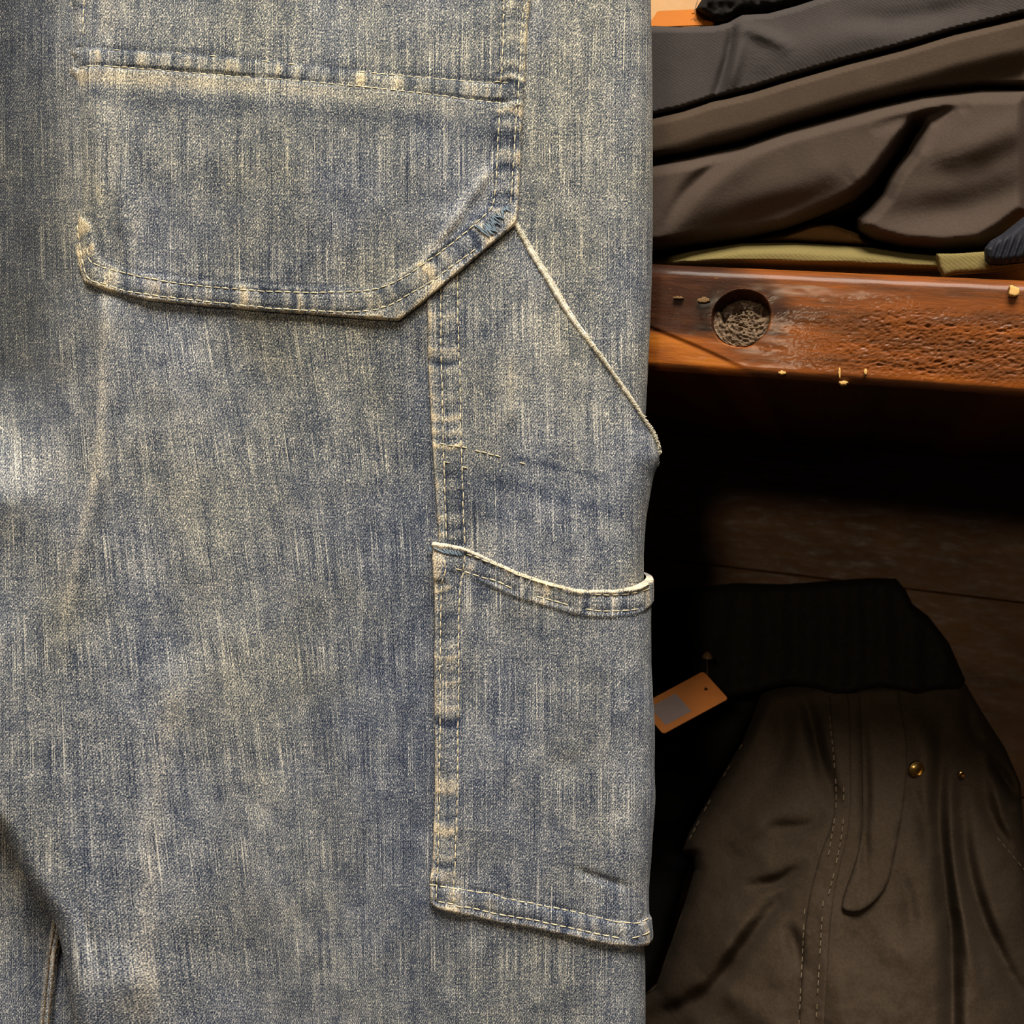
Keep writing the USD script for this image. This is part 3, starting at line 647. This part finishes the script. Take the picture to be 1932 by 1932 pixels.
tool = Piece('tool_pocket', tool_out, 0.0015, XR_tool, hems=[(HEM_IN, 27, 0.8, 50), ([(828, 1090), (846, 1200), (846, 1400), (843, 1600), (840, 1715)], 24, 0.85, 60), ([(815, 1688), (900, 1706), (1000, 1727), (1100, 1748), (1190, 1762), (1250, 1752)], 26, 0.95, 70)],
             rows=[TR1, TR1b, TR2, TR2b, TR2c, TL1, TL2, TB1, TB2],
             extra=lambda x, y: 0.0010 * np.exp(-(HT(x, y)[0] - 5) ** 2 / 30.0) + 0.0020 * (fbm2(x, y, 120, 27) - 0.5) - 0.0012 * np.exp(-((y - (1655 + 0.33 * (x - 1130))) / 9) ** 2) * sm(x, 1070, 1110) * (1 - sm(x, 1160, 1200)),
             wear_shade=tool_wear, seed=2, label='narrow denim tool pocket with a curved hem')
stitches([TR1, TR1b, TR2, TR2b, TR2c, TL1, TL2, TB1, TB2, TB2b], tool.height, tool.path, XR_tool, seed=4)

def zigzag(pts_a, pts_b, n, height, xrf, w=1.3, seed=0, jit=1.0):
    rg = np.random.default_rng(seed); a, b = Line(pts_a), Line(pts_b); out = []
    for i in range(n):
        l, q = (a, b)[i % 2], i / (n - 1)
        out.append((np.interp(q * l.len, l.a, l.p[:, 0]) + rg.normal(0, jit), np.interp(q * l.len, l.a, l.p[:, 1]) + rg.normal(0, jit)))
    o = np.array(LineString(out).segmentize(4).coords); s_ = to_s(o[:, 0], o[:, 1], xrf)
    return tube(S(s_, o[:, 1], height(s_, o[:, 1]) + 0.00035, xrf), w * T, 5)
obj('bar_tack', zigzag([(822, 1036), (845, 1037), (876, 1040)], [(838, 1043), (850, 1046), (876, 1050)], 22, tool.height, XR_tool, 1.4, 3, 0.8), BARTACK, tool.path, 'slate blue bar tack')
obj('bar_tack', zigzag([(812, 1034), (817, 1033)], [(812, 1038), (819, 1040)], 8, lambda x, y: 0.0012 + 0 * x, XR_tool, 1.4, 4, 0.8), BARTACK, tool.path)

# --- back pocket
bp_out = [(131, -200), (128, 0), (125, 90), (122, 200), (112, 330), (116, 345), (126, 385), (136, 440), (149, 505), (163, 535), (210, 553), (280, 568), (380, 578), (500, 588), (600, 595), (700, 603), (752, 606), (800, 570), (870, 512), (920, 468), (972, 427), (976, 415), (979, 380), (984, 250), (990, 150), (995, 60), (1001, 0), (1006, -200)]
BR_OUT = [(137, 375), (146, 430), (158, 490), (172, 527), (210, 543), (250, 553), (420, 573), (560, 585), (700, 587), (780, 553), (850, 508), (905, 468)]
BR_OUT2 = [(962, 388), (966, 340), (972, 250), (978, 160), (984, 60), (990, -20), (996, -180)]
BR_IN = [(168, 470), (177, 497), (220, 513), (330, 535), (480, 549), (600, 553), (700, 548), (760, 526), (850, 464), (905, 418), (928, 390), (935, 350), (940, 250), (945, 150), (950, 40), (955, -180)]
BR_L1 = [(134, -180), (134, 0), (135, 72)]; BR_L2 = [(161, -180), (161, 0), (158, 74)]
SEAM_U = [(200, 97), (300, 102), (420, 112), (560, 127), (700, 143), (810, 151), (880, 156), (958, 160)]
SEAM_L = [(148, 128), (230, 130), (320, 137), (420, 146), (482, 151)]; SEAM_L2 = [(505, 152), (600, 161), (700, 171), (800, 181), (880, 191), (955, 200)]
HL = Line(smooth_line([(131, -200), (128, 0), (125, 90), (122, 200), (112, 330), (126, 385), (149, 505), (163, 535)]))
def bp_wear(x, y):
    c = np.interp(x, [150, 420, 700, 955], [140, 158, 182, 212])
    w = 0.24 * np.exp(-((y - c - 6) / 20.0) ** 2) * np.interp(x, [140, 480, 900], [1.15, 0.8, 0.45]) * (0.5 + 0.7 * n1(x, 34, 8)) * sm(y, c - 22, c - 8)
    w = w - 0.13 * np.exp(-((y - c - 44) / 16.0) ** 2) * (0.4 + 0.8 * n1(x, 60, 4)) - 0.06 * np.exp(-((y - c + 52) / 10.0) ** 2)
    w = w + 0.12 * gs(x, 215, 22) * gs(y, 300, 150) + 0.14 * gs(x, 260, 14) * gs(y, 430, 50) - 0.12 * gs(x, 228, 14) * gs(y, 400, 50) + 0.10 * gs(x, 165, 22) * gs(y, 270, 160)
    e = Polygon(bp_out).exterior; d = shapely.distance(shapely.points(np.stack([x, y], -1)), e)
    w = w + 0.10 * np.exp(-((d - 66) / 9.0) ** 2) * sm(y, 300, 350) * n1(x + y, 40, 5) * 1.4 - 0.10 * np.exp(-((d - 55) / 6.0) ** 2)
    w = w + 0.12 * np.exp(-(((x - y * -0.72) - (905 + 0.72 * 350)) / 16) ** 2) * sm(x, 780, 840) * sm(y, 300, 340) * (1 - sm(x, 925, 935)) * 0.9
    return w + 0.14 * gs(x, 200, 45) * sm(y, 90, 60) * sm(y, -40, 0) - 0.03 + 0.08 * np.exp(-(HL(x, y)[0] / 18.0) ** 2)
band = Line(smooth_line([(140, 112), (300, 118), (480, 132), (700, 157), (958, 180)]))
def bp_extra(x, y):
    dd, a = band(x, y)
    c = np.interp(x, [150, 420, 700, 955], [128, 146, 171, 200])
    z = 0.0011 * sm(y, c - 3, c + 3) * np.exp(-np.maximum(0, y - c) / 70.0)                  # the folded flap edge below the seam
    z = z + 0.0020 * gs(x, 240, 16) * gs(y, 420, 90) + 0.0012 * gs(x, 195, 20) * gs(y, 280, 160)
    z = z + 0.0016 * np.exp(-(((x + 0.72 * y) - 1157) / 14) ** 2) * sm(x, 780, 840) * sm(y, 300, 340)
    z = z - 0.004 * sm(x, 190, 110) * sm(y, -150, 100) + 0.0022 * (fbm2(x, y, 150, 37) - 0.5)
    return z
bp = Piece('back_pocket', bp_out, 0.0017, XR_leg, under=lambda x, y: 0.0010 * sm(x, 790, 830) * sm(y, 380, 420),
           hems=[(smooth_line([(150, 440), (165, 500), (200, 528), (300, 551), (480, 568), (600, 573), (705, 572), (775, 540), (850, 487), (922, 430), (950, 385), (957, 250), (963, 150), (970, 20), (976, -200)]), 29, 1.0, 80),
                 ([(140, 112), (300, 118), (480, 132), (700, 157), (958, 180)], 17, 0.85, 90), ([(147, -200), (147, 0), (146, 74)], 16, 0.4, 95)],
           rows=[BR_OUT, BR_OUT2, BR_IN, SEAM_L, SEAM_L2, SEAM_U, BR_L1, BR_L2], extra=bp_extra, wear_shade=bp_wear, seed=3, label='large denim back pocket with double-stitched angled hem')
stitches([BR_OUT, BR_OUT2, BR_IN, SEAM_L, SEAM_L2, BR_L1, BR_L2, SEAM_U[4:]], bp.height, bp.path, seed=6)
stitches([SEAM_U[:5]], bp.height, bp.path, seed=7, keep=0.25)
obj('bar_tack', zigzag([(898, 432), (915, 420), (940, 402), (956, 390)], [(916, 450), (922, 440), (950, 416), (960, 396)], 26, bp.height, XR_leg, 1.4, 8, 2.0), BARTACK, bp.path, 'loose slate blue zigzag bar tack')
obj('bar_tack', zigzag([(908, 440), (930, 420)], [(925, 452), (940, 432)], 14, bp.height, XR_leg, 1.4, 9, 2.5), BARTACK, bp.path)

# --- inseam of the other leg
def strip(pts, w, dep, h):
    ln = Line(smooth_line(pts), 6.0); q = np.linspace(-1, 1, 9); t_ = np.gradient(ln.p, axis=0); t_ /= np.linalg.norm(t_, axis=1, keepdims=True)
    nx = np.stack([-t_[:, 1], t_[:, 0]], -1)
    xy = ln.p[:, None] + q[None, :, None] * w * nx[:, None]
    z = dep - h * (1 - q[None, :] ** 6) + 0.0004 * (n1(ln.a, 14, 2)[:, None] - 0.5) + 0.0006 * np.exp(-((np.abs(q[None, :]) - 0.45) / 0.13) ** 2)
    v = P(xy[..., 0], xy[..., 1], z).reshape(-1, 3); f = grid_faces(len(ln.p), 9)
    we = np.broadcast_to(0.10 + 0.18 * (n1(ln.a, 12, 8)[:, None] - 0.5), z.shape) + 0.12 * np.exp(-((np.abs(q[None, :]) - 0.9) / 0.2) ** 2)
    return v, face_front(v, f), np.stack([xy[..., 0] * 0.2026, xy[..., 1] * 0.2026, we], -1).reshape(-1, 3)
v, f, c = strip([(116, 1690), (110, 1740), (99, 1800), (93, 1860), (86, 1932), (76, 2100), (66, 2320)], 12, D0 + 0.0255, 0.003)
seam = obj('seam', (v, f), DENIM, leg2, 'tan worn felled inseam', cloth=c)
ms = []
for dx in (-5, 5):
    ln = Line([(110 + dx, 1740), (99 + dx, 1800), (93 + dx, 1860), (86 + dx, 1932), (70 + dx, 2200)])
    for a in np.arange(0, ln.len - 15, 16.5):
        q = np.linspace(a, a + 13, 4); ms.append(tube(P(np.interp(q, ln.a, ln.p[:, 0]), np.interp(q, ln.a, ln.p[:, 1]), D0 + 0.0225 - 0.00025), 0.0003, 5))
obj('stitching', join(ms), THREAD_DK, leg2)

# ================================================================== clothes folded on the shelf
def plane(d, wav=0.003, sc=150, seed=0, tilt=0.0):
    return lambda x, y: d + wav * (fbm2(x, y, sc, seed) - 0.5) * 2 + tilt * (x - 1580) / 1000.0
def crease(pts, w, amt, taper=True):
    ln = Line(smooth_line(pts), 4.0)
    def f(x, y):
        d, a = ln(x, y); k = np.sin(np.clip(a / ln.len, 0, 1) * np.pi) if taper else 1.0
        return amt * k * np.exp(-(d / w) ** 2)
    return f
def step(pts, w, amt, fade=60):
    """One fold lying over another: the cloth on the right-hand side of the line stands proud."""
    ln = Line(smooth_line(pts), 2.0); t_ = np.gradient(ln.p, axis=0)
    def f(x, y):
        x, y = np.asarray(x, float), np.asarray(y, float); d, i = ln.t.query(np.stack([x, y], -1)); a = ln.a[i]
        sd = np.sign(t_[i, 0] * (y - ln.p[i, 1]) - t_[i, 1] * (x - ln.p[i, 0])); k = sm(a, 0, fade) * sm(ln.len - a, 0, fade)
        return amt * k * np.where(sd < 0, np.exp(-d / w), -0.25 * np.exp(-d / w))
    return f
def total(*fs): return lambda x, y: sum(f(x, y) for f in fs)
XE = 1945
RIM = 0.503
def off(pts, dy): return [(x, y + dy) for x, y in pts]
B1 = [(1150, 236), (1235, 220), (1290, 207), (1340, 190), (1420, 171), (1480, 152), (1600, 117), (1700, 91), (1800, 61), (1932, 29), (XE, 25)]      # charcoal over brown
B2 = [(1150, 318), (1235, 302), (1300, 292), (1400, 270), (1480, 243), (1560, 221), (1650, 197), (1740, 177), (1850, 166), (1932, 166), (XE, 166)]  # brown over taupe
B3 = [(1150, 486), (1235, 474), (1300, 466), (1400, 453), (1480, 434), (1530, 416)]                                                                # taupe's lower edge, first lobe
B4 = [(1618, 436), (1650, 455), (1700, 468), (1780, 474), (1850, 467), (1885, 447), (1932, 412), (XE, 402)]                                        # and second lobe
B5 = [(1150, 503), (1240, 489), (1300, 473), (1400, 458), (1500, 458), (1590, 463), (1650, 467), (1700, 473), (1762, 479), (1830, 478), (1900, 468), (XE, 461)]   # olive's upper edge
ol = thing('folded_trousers', 'olive green twill trousers folded lowest on the shelf board', 'trousers', 'clothes folded on the shelf', at=P(1600, 505, 0.50))
m, p = body(B5 + [(x, 966 - (0.1102 - (x - 966) / 966 * TAN * RIM * near(x) * math.sin(ROLL)) / math.cos(ROLL) / (TAN * RIM * near(x)) * 966 - 3) for x in (XE, 1800, 1600, 1400, 1150)], total(plane(0.477, 0.0012, 90, 3), lambda x, y: 0.024 * sm(y - np.interp(x, [1150, 1240, 1400, 1600, 1760, XE], [496, 494, 490, 495, 502, 512]), 0, 16)), 22, 0, 0.15, 4, rim=RIM); olb = obj('folded_body', m, OLIVE, ol)
m, p = body([(1767, 478), (1800, 478), (1860, 474), (1944, 463), (1944, 500), (1860, 511), (1800, 515), (1781, 521), (1772, 505)], plane(0.4715, 0.0005, 60, 5), 8, 0.002, 0.004, 4); obj('flap', m, OLIVE, ol, 'pale olive flap end with a curved edge')
rs = thing('folded_trousers', 'rust brown cloth glimpsed between the olive and taupe trousers', 'trousers', 'clothes folded on the shelf', at=P(1500, 455, 0.52))
m, p = body([(1360, 461), (1405, 455), (1480, 437), (1530, 420), (1570, 424), (1612, 438), (1648, 458), (1640, 464), (1590, 461), (1500, 456), (1400, 456)], plane(0.497, 0.001, 90, 6), 12, 0, 0.13, 4, rim=RIM); obj('folded_body', m, RUST, rs)
tp = thing('folded_trousers', 'large taupe trousers draped in two soft lobes across the middle of the pile', 'trousers', 'clothes folded on the shelf', at=P(1600, 400, 0.50))
notch = [(1575, 398), (1612, 380), (1648, 350), (1672, 318), (1702, 278), (1731, 241), (1712, 286), (1688, 318), (1676, 338), (1664, 366), (1640, 392), (1616, 412)]
m, p = body(off(B2, 1.5) + list(reversed(B4)) + list(reversed(notch)) + list(reversed(B3)), total(plane(0.470, 0.0022, 130, 8),
    crease([(1500, 226), (1450, 254), (1400, 281), (1345, 318), (1300, 358), (1262, 412), (1240, 450)], 15, 0.005), crease([(1480, 262), (1400, 305), (1345, 345), (1300, 395), (1270, 450)], 30, -0.003),
    crease([(1230, 478), (1330, 452), (1430, 420), (1540, 385), (1620, 345)], 34, 0.009),
    crease([(1690, 310), (1731, 241), (1770, 216), (1830, 192)], 15, 0.008), crease([(1740, 290), (1768, 245), (1810, 212)], 14, 0.003), crease([(1640, 245), (1690, 228), (1750, 210)], 16, 0.0025),
    crease([(1640, 360), (1740, 335), (1850, 315), (1990, 250)], 30, 0.002), crease([(1600, 425), (1740, 405), (1850, 385), (2000, 315)], 40, 0.006),
    crease([(1750, 300), (1830, 280), (1960, 215)], 30, -0.003)), 30, 0, 0.12, 4.5, rim=RIM); obj('folded_body', m, TAUPE, tp)
br = thing('folded_trousers', 'smooth brown rolled fold of trousers between taupe and charcoal ones', 'trousers', 'clothes folded on the shelf', at=P(1600, 200, 0.5))
m, p = body(off(B1, 1.5) + list(reversed(B2)), total(plane(0.474, 0.002, 160, 13), lambda x, y: 0.008 * sm(y - np.interp(x, [q[0] for q in B1], [q[1] for q in B1]), 55, 115)), 14, 0, 0.12, 4, rim=RIM); obj('folded_body', m, BROWN, br)
ch = thing('folded_trousers', 'charcoal ribbed knit trousers folded on top of the pile', 'trousers', 'clothes folded on the shelf', at=P(1600, 100, 0.5))
TOPC = [(1352, 48), (1375, 42), (1385, 36), (1400, 28), (1450, 25), (1505, 10), (1560, -8), (1700, -40), (XE, -70)]
m, p = body([(1150, 54), (1234, 49), (1290, 51)] + TOPC + list(reversed(B1)), total(plane(0.483, 0.0025, 120, 14, -0.012), crease([(1335, 212), (1352, 176), (1370, 120), (1380, 70), (1384, 30)], 9, 0.0045), crease([(1365, 200), (1380, 150), (1395, 90), (1402, 40)], 14, -0.0035),
    crease([(1385, 48), (1440, 66), (1500, 92)], 14, -0.0025), crease([(1560, 40), (1720, 34), (1880, 0)], 20, 0.002), crease([(1400, 120), (1560, 80), (1760, 40)], 40, -0.003)), 9, 0, 0.11, 4, rim=RIM); body_c = obj('folded_body', m, CHARCOAL, ch)
for x0 in (1892, 1901):
    for k in range(3): obj('stitch', tube(PS(np.array([x0 + k * 2.0, x0 + k * 2.0 + 2]), np.array([-10 + 11 * k, -2 + 11 * k]), 0.4815), 0.00028, 5), BLACK, ch)
bk = thing('folded_trousers', 'black gathered garment at the very top behind the orange tag', 'trousers', 'clothes folded on the shelf', at=P(1450, 0, 0.56))
m, p = body([(1312, 18), (1330, -10), (1380, -60), (1700, -120), (1700, -44), (1560, -12), (1505, 6), (1450, 21), (1400, 24), (1383, 32), (1368, 40), (1345, 40)], plane(0.498, 0.006, 26, 16), 14, 0, 0.10, 4, rim=0.515); obj('folded_body', m, BLACK, bk)
wb = thing('webbing_strap', 'shiny dark navy ribbed webbing strap end over the olive flap', 'strap', at=P(1890, 470, 0.46))
poly = [(1858, 468), (1868, 455), (1890, 442), (1930, 410), (1948, 398), (1948, 490), (1930, 494), (1890, 499), (1868, 498), (1859, 488)]
m, p = body(poly, lambda x, y: 0.4605 + 0.0010 * np.sin((x + 0.35 * y) / 2.1) * sm(y, 440, 468), 16, 0.005, 0.002, 2.5, rim=0.4665); obj('folded_end', m, NAVYWEB, wb)

# orange tag on the upper pile
def card(corners, deps, thick=0.0006):
    c = PS(np.array([q[0] for q in corners]), np.array([q[1] for q in corners]), np.array(deps))
    c[3] = c[0] + c[2] - c[1]                                     # a flat rectangle-like card
    return c
def card_mesh(c, thick=0.0005, hole=None, r=0.0016):
    e1, e2 = c[1] - c[0], c[3] - c[0]; L1, L2 = np.linalg.norm(e1), np.linalg.norm(e2); n = np.cross(e1, e2); n /= np.linalg.norm(n)
    if n[1] > 0: n = -n
    po = shapely.box(0, 0, L1, L2).buffer(-r).buffer(r)
    if hole: po = po.difference(shapely.Point(hole[0] * L1, hole[1] * L2).buffer(hole[2]))
    m = trimesh.creation.extrude_polygon(po, thick, engine='earcut')
    v = c[0] + m.vertices[:, :1] * e1 / L1 + m.vertices[:, 1:2] * e2 / L2 + m.vertices[:, 2:] * n
    mm = trimesh.Trimesh(v, m.faces, process=False)
    if mm.volume < 0: mm.invert()
    return mm, (lambda a, b, h=0.0: c[0] + a * e1 + b * e2 + n * (thick + h))
t1 = thing('price_tag', 'orange card price tag lying on top of the pile beside the jeans', 'tag', 'orange price tags', at=P(1300, 40, 0.53))
c1 = card([(1240, 23), (1361, 17), (1346, 48), (1221, 52)], [0.520, 0.520, 0.5045, 0.5045]); m, at1 = card_mesh(c1, hole=(0.60, 0.28, 0.0007)); obj('card', m, ORANGE, t1, smooth=30)
q = np.linspace(0, 1, 12)
obj('string', tube(at1(0.61, 0.22)[None] + np.stack([0.002 * q + 0.004 * q * q, 0.004 + 0.0 * q, 0.014 * q + 0.002 * np.sin(q * 3)], -1) - np.array([0, 0.004, 0]), 0.00022, 5), THREAD_DK, t1)
rg = np.random.default_rng(11); ms = []
for k in range(9):
    a0, b0 = 0.62 + 0.035 * k, 0.62 + 0.10 * rg.random(); qq = np.linspace(0, 1, 5)
    ms.append(tube(np.array([at1(a0 + 0.03 * t + 0.01 * math.sin(t * 9 + k), b0 + 0.12 * (t - 0.5) * (1 if k % 2 else -1)) for t in qq]), 0.00016, 4))
obj('handwriting', join(ms), INK, t1)

# ================================================================== dark trousers in the cubby below
tr = thing('trousers', 'faded black button-fly trousers slumped in the dark cubby under the shelf', 'trousers', at=P(1600, 2080, 0.52))
dB = curve([(1050, .652), (1100, .650), (1300, .622), (1500, .584), (1700, .550), (1932, .522), (2120, .505)])
placket = smooth_line([(1619, 1300), (1622, 1350), (1627, 1440), (1627, 1560), (1614, 1625), (1592, 1690), (1590, 1716), (1618, 1722), (1648, 1704), (1674, 1668), (1690, 1604), (1708, 1500), (1712, 1410), (1703, 1350), (1697, 1300)], 5)
fold_f = total(
    crease([(1778, 1330), (1772, 1450), (1772, 1550), (1785, 1700), (1795, 1800), (1800, 2290)], 16, 0.013),
    crease([(1812, 1450), (1820, 1600), (1850, 1720), (1900, 1830), (1960, 1930)], 16, 0.009),
    crease([(1790, 1440), (1797, 1600), (1818, 1740), (1850, 1900)], 12, -0.004),
    crease([(1525, 1655), (1460, 1712), (1400, 1790), (1350, 1860), (1290, 1900), (1225, 1935)], 18, 0.009),
    crease([(1525, 1625), (1470, 1662), (1400, 1676)], 13, 0.005),
    crease([(1470, 1700), (1400, 1760), (1330, 1840)], 26, -0.004),
    crease([(1520, 1320), (1545, 1420), (1590, 1540)], 14, 0.006),
    crease([(1430, 1340), (1370, 1440), (1300, 1590)], 26, 0.008),
    crease([(1470, 1290), (1420, 1380), (1340, 1500)], 20, -0.005),
    crease([(1625, 1300), (1634, 1480), (1632, 1600), (1640, 1690)], 9, 0.004),
    crease([(1560, 1760), (1580, 1850), (1600, 1990)], 30, -0.003),
    crease([(1480, 1740), (1500, 1780), (1515, 1840)], 14, 0.0035),
    crease([(1862, 1425), (1895, 1470), (1925, 1525)], 14, 0.014),
    crease([(1830, 1330), (1870, 1450), (1900, 1560), (1950, 1640)], 12, -0.005),
    crease([(1700, 1300), (1745, 1420), (1752, 1560)], 22, -0.004),
    crease([(1440, 1560), (1520, 1560), (1560, 1530)], 12, 0.003),
    crease([(1500, 1290), (1530, 1350), (1545, 1430), (1548, 1500)], 12, 0.0045), crease([(1470, 1320), (1480, 1400), (1440, 1500)], 20, 0.004), crease([(1380, 1600), (1450, 1540), (1530, 1510)], 26, -0.004),
    crease([(1720, 1480), (1745, 1560), (1750, 1640)], 12, 0.004), crease([(1690, 1640), (1715, 1700), (1720, 1800)], 14, 0.003), crease([(1840, 1480), (1880, 1560), (1935, 1620)], 14, 0.004),
    crease([(1640, 1760), (1700, 1790), (1760, 1900)], 34, -0.003), crease([(1250, 1900), (1330, 1860), (1420, 1900), (1500, 1990)], 26, -0.003), crease([(1820, 1300), (1840, 1380), (1880, 1430)], 12, 0.005))
def tr_depth(x, y):
    d = dB(y) + 0.045 * np.clip(np.abs(x - 1610) / 330, 0, 1.3) ** 2.2 + 0.012 * (fbm2(x, y, 120, 41) - 0.5) + 0.0030 * (fbm2(x, y, 34, 44) - 0.5)
    return d + 1.5 * fold_f(x, y)
def rest(px):
    dep = (float(dB(2120)) + 0.045 * min(abs(px - 1610) / 330, 1.3) ** 2.2 + 0.016) * float(near(px))
    return px, 966 + 966 * (0.311 + (px - 966) / 966 * TAN * dep * math.sin(ROLL)) / math.cos(ROLL) / (TAN * dep)
TRO_MAX = 1930
tro = [(1440, 1300), (1560, 1283), (1700, 1282), (1805, 1275), (1822, 1290), (1852, 1342), (1897, 1412), (1926, 1480), (1934, 1600), (1952, 1700), (1960, 1850), (1965, 2050), rest(1965), rest(1900), rest(1800), rest(1700), rest(1600), rest(1500), rest(1400), rest(1300), rest(1200), rest(1100), (1110, 1960), (1200, 1890), (1236, 1866), (1262, 1790), (1292, 1705), (1311, 1640), (1306, 1618), (1288, 1606), (1300, 1572), (1345, 1492), (1400, 1400)]
m, p = body(tro, tr_depth, 26, 0.016, 0.06, 5); tb = obj('front', m, DARKTR, tr)
wbp = [(1225, 1118), (1300, 1112), (1380, 1101), (1480, 1104), (1560, 1098), (1640, 1092), (1692, 1093), (1708, 1112), (1722, 1140), (1752, 1163), (1790, 1212), (1822, 1284), (1812, 1300), (1770, 1302), (1730, 1310), (1700, 1303), (1660, 1296), (1620, 1306), (1580, 1312), (1540, 1299), (1490, 1290), (1450, 1300), (1400, 1312), (1340, 1318), (1225, 1316)]
def wb_relief(x, y): return 0.0035 * np.sin(x / 9.0 + 3 * fbm2(x, y, 80, 5)) * 0.5 + 0.003 * (fbm2(x, y, 14, 51) - 0.5)
m, p = body(wbp, lambda x, y: dB(y) - 0.011 + 0.03 * np.clip(np.abs(x - 1560) / 330, 0, 1.3) ** 2.2 + wb_relief(x, y), 16, 0.014, 0.04, 4); obj('waistband', m, WAIST_SHADED, tr, 'black gathered elastic waistband')
def pl_depth(x, y):
    return tr_depth(x, y) - 0.0045 + 0.0010 * np.sin(y / 8.0) * sm(x, 1670, 1700) * sm(y, 1450, 1500) + 0.0012 * (fbm2(x, y, 26, 61) - 0.5)
m, p = body(placket, pl_depth, 7, 0.003, 0.004, 4); pk = obj('fly_placket', m, DARKTR, tr, 'rounded fly placket')
def thread_rows(rows, depf, parent, mat, pitch=15, r=0.00024, seed=1, keep=0.9):
    rg = np.random.default_rng(seed)
    for row in rows:
        ln = Line(smooth_line(row)); ms = []
        for a in np.arange(0, ln.len - pitch, pitch):
            if rg.random() > keep: continue
            q_ = np.linspace(a, a + pitch * 0.62, 4); x, y = np.interp(q_, ln.a, ln.p[:, 0]), np.interp(q_, ln.a, ln.p[:, 1])
            ms.append(tube(PS(x, y, depf(x, y) - 0.0004), r, 5))
        if ms: obj('stitching', join(ms), mat, parent)
TAN_THREAD = plain('tan_thread', (0.17, 0.12, 0.07), 0.7, var=0.5, scale=150)
sm_poly = [(1562, 1300), (1598, 1300), (1606, 1450), (1602, 1560), (1584, 1640), (1570, 1720), (1560, 1850), (1545, 2090), (1502, 2090), (1512, 1850), (1522, 1720), (1545, 1620), (1572, 1540), (1574, 1440)]
m, p = body(smooth_line(sm_poly, 4), lambda x, y: tr_depth(x, y) - 0.0022 + 0.0016 * (fbm2(x, y, 16, 71) - 0.5), 6, 0.002, 0.004, 4); fs = obj('front_seam', m, DARKTR, tr)
thread_rows([[(1519, 1700), (1514, 1800), (1510, 1880), (1504, 2000)], [(1553, 1700), (1548, 1780), (1544, 1850), (1536, 2000)], [(1565, 1350), (1574, 1440), (1577, 1520), (1562, 1620)], [(1592, 1470), (1590, 1560), (1575, 1640), (1560, 1700)]], lambda x, y: tr_depth(x, y) - 0.0030, fs, TAN_THREAD, seed=4)
thread_rows([[(1862, 1558), (1890, 1590), (1915, 1620), (1940, 1650)], [(1400, 1405), (1345, 1500), (1292, 1600)]], tr_depth, tb, TAN_THREAD, seed=5, keep=0.6)
bh = thing('black_garment', 'black garment heaped in deep shadow beside the jeans in the cubby', 'garment', at=P(1260, 2090, 0.6))
m, p = body([(1150, 1320), (1260, 1312), (1400, 1310), (1430, 1318), (1390, 1402), (1335, 1492), (1288, 1572), (1278, 1606), (1300, 1630), (1280, 1705), (1250, 1790), (1236, 1830), (1215, 1880), (1150, 1930)], plane(0.668, 0.006, 90, 77), 24, 0.012, 0.012, 7); obj('heap', m, BLACK, bh)
# brass buttons
def button(px, py, r, name='button', label=None):
    prof = [(0, 0.0016), (0.35, 0.0018), (0.6, 0.0012), (0.72, 0.0020), (0.9, 0.0018), (1.0, 0.0006), (0.9, 0.0), (0, 0.0)]
    m = trimesh.creation.revolve(np.array([(a * r, b) for a, b in prof])[::-1], sections=24)
    v = np.array(m.vertices); v = np.stack([v[:, 0], -v[:, 2], v[:, 1]], -1)
    c = PS(px, py, float(tr_depth(np.array([px]), np.array([py]))[0]) - 0.0014)
    mm = trimesh.Trimesh(v + c, m.faces, process=False)
    if mm.volume < 0: mm.invert()
    obj(name, mm, BRASS, tr, label, smooth=40)
button(1728, 1450, 0.0042, label='brass fly button'); button(1812, 1460, 0.0016, 'rivet', 'tiny brass rivet')

# tag hanging from the cubby trousers
t2 = thing('price_tag', 'orange card price tag with lilac sticker on the black trousers in the cubby', 'tag', 'orange price tags', at=P(1300, 1330, 0.53))
c2 = card([(1206, 1332), (1327, 1267), (1374, 1319), (1258, 1392)], [0.572, 0.586, 0.580, 0.566]); m, at2 = card_mesh(c2, hole=(0.86, 0.47, 0.0009)); obj('card', m, ORANGE, t2, smooth=30)
st = np.array([at2(0.10, 0.18), at2(0.50, 0.18), at2(0.50, 0.82), at2(0.10, 0.82)]); m, at3 = card_mesh(st, 0.0001, r=0.0003); obj('sticker', m, STICKER, t2, 'pale lilac printed sticker', smooth=30)
h2 = at2(0.86, 0.47); top2 = PS(1334, 1240, 0.598)
q = np.linspace(0, 1, 12)[:, None]
obj('string', tube(h2 * (1 - q) + top2 * q + np.array([0, -0.002, 0.0]) * np.sin(q * np.pi), 0.0002, 5), CLEAR, t2, 'thin plastic fastener thread')
cap_ = trimesh.creation.revolve(np.array([(0, 0.0), (0.0030, 0.0), (0.0030, 0.0006), (0.0022, 0.0022), (0.0010, 0.0034), (0, 0.0036)]), sections=16)
cap_.apply_translation(PS(1334, 1242, 0.598)); obj('fastener_end', cap_, CLEAR, t2, smooth=40)
